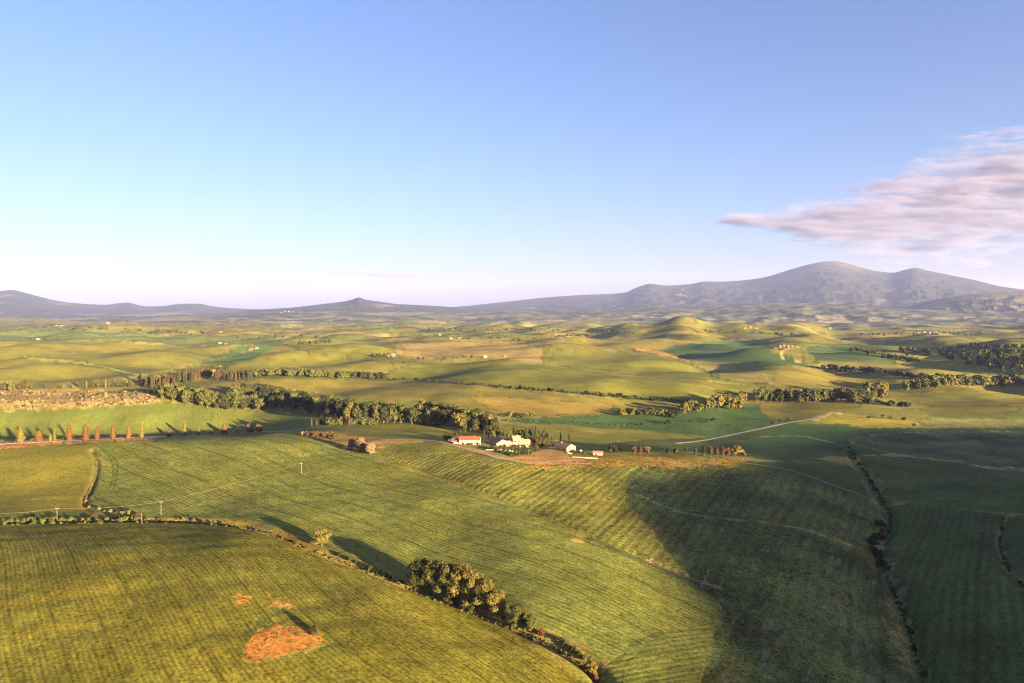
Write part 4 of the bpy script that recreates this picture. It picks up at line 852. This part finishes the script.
# far houses
M_fwhite = mat_wall('weathered_white', (.19, .165, .14)); M_fcream = mat_wall('weathered_cream', (.22, .165, .11)); M_fbrick = mat_wall('weathered_brick', (.22, .115, .075)); M_ftile = simple_mat('weathered_tile', (.22, .085, .055), (.16, .06, .04), 1.5)
FARM = {'white_plaster': M_fwhite, 'cream_plaster': M_fcream, 'brick_wall': M_fbrick, 'red_tile': M_ftile}
def far_house(px, py, wpx, hpx, wall, roof, label, rot=0, group=None, at_fn=at3, name='country_house'):
    wall = FARM.get(wall.name, wall); roof = FARM.get(roof.name, roof)
    x, y, z = at_fn(px, py); l = wpx * .75 / F * y; h = hpx * .75 / F * y; w = l * .6
    r = bpy.data.objects.new(name, None); C.objects.link(r); r.location = (x, y, z - .3); r.rotation_euler.z = math.radians(rot); tag(r, label, 'house', group)
    k = max(1, h / 5)
    volume(r, l, w, h * .66, h * .34, wall, roof, [(0,-l*.3,h*.30,k,k*1.2),(0,0,h*.30,k,k*1.2),(0,l*.3,h*.30,k,k*1.2)], [(1,0,k,h*.4)])
    return r
for a in [(38,340,4.5,2.4,M_white,M_tile3,'pale lone farm among trees on the far left rise',0),(221,369.5,4,5,M_cream,M_tile3,'tall cream villa tower in the cypress grove on the ridge',10),(230,374,6,3,M_cream,M_tile,'low cream house right of the ridge villa tower',-5),
 (108,324,3.5,2.6,M_cream,M_tile3,'cream farm on the far left plain',0),(62,326,5,1.8,M_brick,M_tile,'brick farm on the far left plain',5),(56,326,3.5,1.6,M_brick,M_tile,'small brick barn beside the far left brick farm',-10),
 (220,344,4,2.4,M_white,M_tile3,'white cottage where two far fields meet',0),(226,344.3,3.5,1.7,M_brick,M_tile,'brick barn right of the white cottage',0),(221,332.3,3,1.6,M_white,M_tile3,'tiny white house above the white cottage',0),
 (251,349.5,5,2.2,M_brick,M_tile,'red house at the top of the shaded valley',0),(257,348.5,4,2,M_stone,M_tile,'stone barn behind the red house of the shaded valley',20),
 (393.5,356.5,4.5,3.6,M_cream,M_tile3,'cream farmhouse at the left edge of the brown field',0),(389,356.5,3.5,2.6,M_brick,M_tile,'brick wing beside the cream farmhouse of the brown field',0),
 (485,357.8,5,3,M_cream,M_tile3,'cream hill cottage with trees at the foot of the brown field',15),(440,335.5,3,2.2,M_white,M_tile3,'white barn on the far middle plain',0),(461,338.5,7,1.6,M_white,M_tile2,'long white sheds on the far middle plain',0),(451,338.5,4,1.4,M_stone,M_tile2,'grey shed left of the long white sheds',0),
 (745,328.5,4,2,M_brick,M_tile,'red farm on the shoulder of the dome hill',0),(750,328,3,3,M_brick,M_tile,'tall red house on the shoulder of the dome hill',20),(756,328.5,4,2,M_brick,M_tile,'low red barn right of the dome hill houses',-10),
 (830,328.5,3,1.6,M_white,M_tile2,'white house below the big mountain',0),(505,357,3,1.8,M_stone,M_tile2,'stone hut on the crest right of the hill cottage',0)]:
    far_house(*a[:7], rot=a[7])
for i, (px, py, w, h) in enumerate([(776,349,4,2.4),(780,347.5,4,3),(784,346.5,4,2.6),(788,347.5,4,3.2),(792,347,4,2.6),(797,347.5,4.5,2.6),(785,350,4,2.2)]):
    far_house(px, py, w, h, M_brick, M_tile, 'red brick house in the hamlet above the winding track', random.uniform(-25, 25), 'houses of the red hamlet', name='hamlet_house')
for i, (px, py, w, h) in enumerate([(918,333.3,3,1.8),(924,332.8,4,1.8),(930,333.2,3,1.8),(936,332.5,4,2.2),(942,333,4,2.4),(948,333.4,3,1.8)]):
    far_house(px, py, w, h, M_cream, M_tile, 'pale house in the far village at the mountain foot', random.uniform(-25, 25), 'houses of the far village', name='village_house')
def on_mountain(px, py):
    a = math.atan2(px - 512, F); best = None
    for (aa, rr, Z) in MTN:
        if not aa[0] < a < aa[-1]: continue
        i = int(np.searchsorted(aa, a)); zc = Z[:, i]; pc = HZ + F * (H - zc) / (rr * math.cos(a)); hit = np.nonzero(pc <= py)[0]
        if len(hit) and hit[0] > 0 and (best is None or rr[hit[0]] < best[0]):
            j = hit[0]; t = (pc[j-1] - py) / max(pc[j-1] - pc[j], 1e-9); q = rr[j-1] + t * (rr[j] - rr[j-1]); best = (q, zc[j-1] + t * (zc[j] - zc[j-1]))
    if best is None: return at3(px, py)
    return best[0] * math.sin(a), best[0] * math.cos(a), best[1]
for px, py, w, h in [(674,296.2,1.5,1),(677,295.6,1.5,1.2),(680,295.2,1.8,1.4),(683,295.7,1.5,1),(686,296.4,1.5,.9)]:
    far_house(px, py, w, h, M_white, M_tile3, 'white block of the town high on the mountain slope', random.uniform(-20, 20), 'white town on the mountain', on_mountain, 'town_house')
for px, py, w, h in [(281,312.6,1.5,.8),(285,312,1.5,1),(289,311.7,2,1),(293,312.2,1.5,.8),(300,312.4,1.5,.8)]:
    far_house(px, py, w, h, M_white, M_tile3, 'pale house of the village below the pointed hill', random.uniform(-20, 20), 'village below the pointed hill', on_mountain, 'village_house')
# ------------------------------------------------------------------ cars, garden, poles
M_tyre = simple_mat('tyre_rubber', (.03, .03, .03)); M_rim = simple_mat('wheel_rim', (.45, .45, .46), rough=.4)
M_red_l = simple_mat('red_lamp', (.4, .03, .02), rough=.3); M_head = simple_mat('lamp_glass', (.8, .8, .75), rough=.2)
def car(px, py, rot, paint, label, van=False):
    r = place(px, py, 'parked_van' if van else 'parked_car', label, 'van' if van else 'car', rot)
    x, y, z = r.location; r.location.z = z + .05
    prof_ = [(-2.2,.35),(2.15,.35),(2.2,.75),(1.25,.95),(-2.1,1.0),(-2.2,.7)]; cab = [(1.15,.951),(.45,1.45),(-1.4,1.48),(-2.0,1.0)]
    if van: prof_ = [(-2.5,.4),(2.4,.4),(2.45,.95),(1.7,1.15),(-2.5,1.15)]; cab = [(1.65,1.151),(1.0,2.05),(-2.45,2.1),(-2.5,1.15)]
    def extr(p, hw, taper=0):
        bm = bmesh.new(); A_ = [bm.verts.new((a, -hw + (taper if k in (1, 2) else 0), c)) for k, (a, c) in enumerate(p)]; B_ = [bm.verts.new((a, hw - (taper if k in (1, 2) else 0), c)) for k, (a, c) in enumerate(p)]
        bm.faces.new(A_); bm.faces.new(B_[::-1])
        for i in range(len(p)): bm.faces.new([A_[(i + 1) % len(p)], A_[i], B_[i], B_[(i + 1) % len(p)]])
        bmesh.ops.recalc_face_normals(bm, faces=bm.faces); return bm
    bm = extr(prof_, .88); bmesh.ops.bevel(bm, geom=bm.edges[:], offset=.07, segments=2, affect='EDGES'); obj('body', bm, paint, r)
    cb = obj('cabin', extr(cab, .80, .14), M_glass if not van else paint, r)
    bm = bmesh.new(); z1 = cab[1][1]; box(bm, cab[2][0] + .05, cab[1][0] - .02, -.64, .64, z1 + .032, z1 + .075); obj('roof', bm, paint, cb)
    for sx in (1.35, -1.35):
        for sy in (-1, 1):
            bm = bmesh.new(); bmesh.ops.create_cone(bm, cap_ends=True, segments=16, radius1=.34, radius2=.34, depth=.22)
            w = obj('wheel', bm, M_tyre, r); w.location = (sx, sy * .82, .34); w.rotation_euler.x = math.pi / 2
            bm = bmesh.new(); bmesh.ops.create_cone(bm, cap_ends=True, segments=12, radius1=.2, radius2=.2, depth=.25); obj('rim', bm, M_rim, w)
    for sy in (-.6, .6):
        bm = bmesh.new(); box(bm, 2.1, 2.24, sy - .18, sy + .18, .62, .76); obj('headlight', bm, M_head, r)
        bm = bmesh.new(); box(bm, -2.26 - .3 * van, -2.1 - .3 * van, sy - .15, sy + .15, .72, .86); obj('tail_light', bm, M_red_l, r)
paints = {k: simple_mat(k + '_paint', c, tuple(v * .95 for v in c), .5, .3, .5) for k, c in dict(white=(.78,.77,.74), red=(.42,.04,.03), grey=(.20,.19,.20), silver=(.5,.5,.5)).items()}
car(569.5, 454.2, -35, paints['white'], 'white car parked in front of the gable house')
car(574.2, 450.6, 10, paints['red'], 'red car parked beside the gable house')
car(580.5, 451.2, 100, paints['silver'], 'silver car parked right of the red car')
car(586, 453.8, 80, paints['grey'], 'grey car parked on the farm terrace near the stone shed')
car(450.8, 441.8, -20, paints['white'], 'white van parked left of the long white farmhouse', True)
car(455.8, 443.8, 15, paints['white'], 'white car parked at the corner of the long white farmhouse')
M_canvas = simple_mat('white_canvas', (.8, .78, .72)); M_wood = simple_mat('grey_timber', (.22, .17, .12), (.15, .11, .08), 3)
def cone(bm, r1, r2, z0, z1, seg=8, x=0, y=0):
    g = bmesh.ops.create_cone(bm, cap_ends=True, segments=seg, radius1=r1, radius2=r2, depth=z1 - z0)
    for v in g['verts']: v.co += Vector((x, y, (z0 + z1) / 2))
for px, py, lb in [(509.8, 453.2, 'left one of two white garden parasols before the villa'), (512.6, 453.5, 'right one of two white garden parasols before the villa')]:
    r = place(px, py, 'garden_parasol', lb, 'parasol', 0)
    bm = bmesh.new(); cone(bm, .04, .04, 0, 2.4); obj('pole', bm, M_wood, r)
    bm = bmesh.new(); cone(bm, .28, .28, 0, .12, 12); obj('base', bm, M_stone, r)
    bm = bmesh.new(); cone(bm, 1.3, .06, 1.95, 2.55, 10); obj('canopy', bm, M_canvas, r)
poles = [(-22,526.5,'power pole beyond the left edge of the ditch hedge'),(57,521.5,'wooden power pole, left one standing behind the ditch hedge'),(161,514.8,'wooden power pole in the corner of the striped field'),(301.5,474,'wooden power pole out in the middle of the striped field')]
tops = []
for px, py, lb in poles:
    r = place(px, py, 'power_pole', lb, 'pole', 25); h = 9.0
    bm = bmesh.new(); cone(bm, .19, .12, -.5, h); obj('post', bm, M_wood, r)
    bm = bmesh.new(); box(bm, -.9, .9, -.07, .07, h - .7, h - .55); obj('crossarm', bm, M_wood, r)
    for u in (-.8, 0, .8):
        bm = bmesh.new(); cone(bm, .07, .05, h - .55, h - .3, 8, u); obj('insulator', bm, M_head, r)
    tops.append(np.array(r.location) + np.array((0, 0, h - .3)))
r = place(142, 523.5, 'fence_post', 'thin weathered post leaning by the ditch', 'post', 0); r.rotation_euler.x = .05
bm = bmesh.new(); cone(bm, .16, .13, -.4, 6.5); obj('post', bm, M_wood, r); bm = bmesh.new(); cone(bm, .20, .20, 6.5, 6.62); obj('cap', bm, M_rim, r)
M_wire = simple_mat('power_wire', (.30, .25, .18), rough=.5)
for k, ((a, b_), lb) in enumerate(zip(zip(tops[:-1], tops[1:]), ('power cable running in from the left edge to the first pole', 'power cable between the poles along the ditch hedge', 'power cable crossing the striped field'))):
    V, Fc = [], []
    for i in range(17):
        t = i / 16; p = a + (b_ - a) * t; p[2] -= 4 * t * (1 - t) * 1.6
        d = (b_ - a) / np.linalg.norm(b_ - a); s = np.cross(d, (0, 0, 1)); s /= np.linalg.norm(s); up = np.array((0, 0, 1.0))
        for q in range(5): V.append(p + .03 * (math.cos(q * 1.2566) * s + math.sin(q * 1.2566) * up))
        if i: Fc += [[(i-1)*5+q, (i-1)*5+(q+1)%5, i*5+(q+1)%5, i*5+q] for q in range(5)]
    o = bpy.data.objects.new('power_cable', mesh_from('power_cable', V, Fc, [M_wire])); C.objects.link(o); tag(o, lb, 'cable')
# ------------------------------------------------------------------ clouds, far out beyond and above the haze
def cloud(name, px0, px1, py0, py1, dist, depth, dens, shape, seed, sc=(3, 1, 3)):
    xa, xb = (px0 - 512) / F * dist, (px1 - 512) / F * dist; za, zb = H + (HZ - py1) / F * dist, H + (HZ - py0) / F * dist
    bm = bmesh.new(); bmesh.ops.create_cube(bm, size=1.0); 
    for v in bm.verts: v.co = Vector(((v.co.x) * (xb - xa), v.co.y * depth, v.co.z * (zb - za)))
    m = bpy.data.materials.new(name); m.use_nodes = True; nt = m.node_tree; nt.nodes.remove(nt.nodes['Principled BSDF'])
    tc = nt.nodes.new('ShaderNodeTexCoord'); G = tc.outputs['Generated']; sp = nt.nodes.new('ShaderNodeSeparateXYZ'); nt.links.new(G, sp.inputs[0]); X, Y, Z = sp.outputs
    mp = nd(nt, 'ShaderNodeMapping'); mp.inputs['Scale'].default_value = sc; mp.inputs['Location'].default_value = (seed, seed * .37, 0); mp.inputs['Rotation'].default_value = (0, math.radians(shape.get('rot', 0)), 0); nt.links.new(G, mp.inputs[0])
    nz = noise(nt, mp.outputs[0], 3.2, 9, .68); 
    def curve(pts):
        c = nt.nodes.new('ShaderNodeFloatCurve'); cu = c.mapping.curves[0]
        while len(cu.points) < len(pts): cu.points.new(.5, .5)
        for p, (a, b) in zip(cu.points, pts): p.location = (a, b)
        c.mapping.update(); nt.links.new(X, c.inputs['Value']); return c.outputs[0]
    top, bot = curve(shape['top']), curve(shape['bot'])
    mid = mth(nt, 'MULTIPLY', mth(nt, 'ADD', top, bot), .5); half = mth(nt, 'MULTIPLY', mth(nt, 'SUBTRACT', top, bot), .5)
    e = mth(nt, 'DIVIDE', mth(nt, 'ABSOLUTE', mth(nt, 'SUBTRACT', Z, mid)), mth(nt, 'MAXIMUM', half, .01))
    ey = mth(nt, 'ABSOLUTE', mth(nt, 'MULTIPLY', mth(nt, 'SUBTRACT', Y, .5), 2.0))
    fall = mth(nt, 'SUBTRACT', 1.0, mth(nt, 'MAXIMUM', e, ey))
    d = mth(nt, 'ADD', mth(nt, 'MULTIPLY', fall, shape.get('fall', .55)), mth(nt, 'SUBTRACT', nz, shape.get('thr', .56)))
    d = mth(nt, 'MULTIPLY', mth(nt, 'MAXIMUM', d, 0.0), dens)
    # the upper bank is the thicker one
    thick = mth(nt, 'ADD', .35, mth(nt, 'MULTIPLY', mth(nt, 'GREATER_THAN', fall, 0.0), 1.0)); d = mth(nt, 'MULTIPLY', d, thick)
    pv = nd(nt, 'ShaderNodeVolumePrincipled', Anisotropy=.0); pv.inputs['Color'].default_value = shape.get('col', (.9, .86, .9, 1)); nt.links.new(d, pv.inputs['Density'])
    nt.links.new(pv.outputs[0], nt.nodes['Material Output'].inputs['Volume'])
    m.cycles.volume_step_rate = 0.35
    o = obj(name, bm, m); o.location = ((xa + xb) / 2, dist, (za + zb) / 2); o['kind'] = 'stuff'; return o
cloud('clouds', 715, 1180, 120, 280, 29000, 3500, 8e-3, dict(top=[(0,.385),(.15,.47),(.35,.70),(.62,1.0),(1,1.0)], bot=[(0,.365),(.2,.22),(.35,.02),(.6,.06),(1,.30)], rot=16, thr=.625, fall=.33, col=(.27,.265,.43,1)), 3.1, (2.4, .8, 4.5))
cloud('clouds', 240, 325, 276, 292, 46500, 3000, .0022, dict(top=[(0,.5),(.5,.75),(1,.55)], bot=[(0,.45),(.5,.3),(1,.45)], thr=.58, fall=.4, col=(.25,.24,.38,1)), 7.7, (3, 1, 1.2))
cloud('clouds', 325, 450, 266, 286, 46500, 3000, .0020, dict(top=[(0,.7),(.4,.8),(1,.45)], bot=[(0,.6),(.5,.4),(1,.25)], thr=.58, fall=.4, col=(.25,.24,.38,1)), 9.3, (4, 1, 1.2))
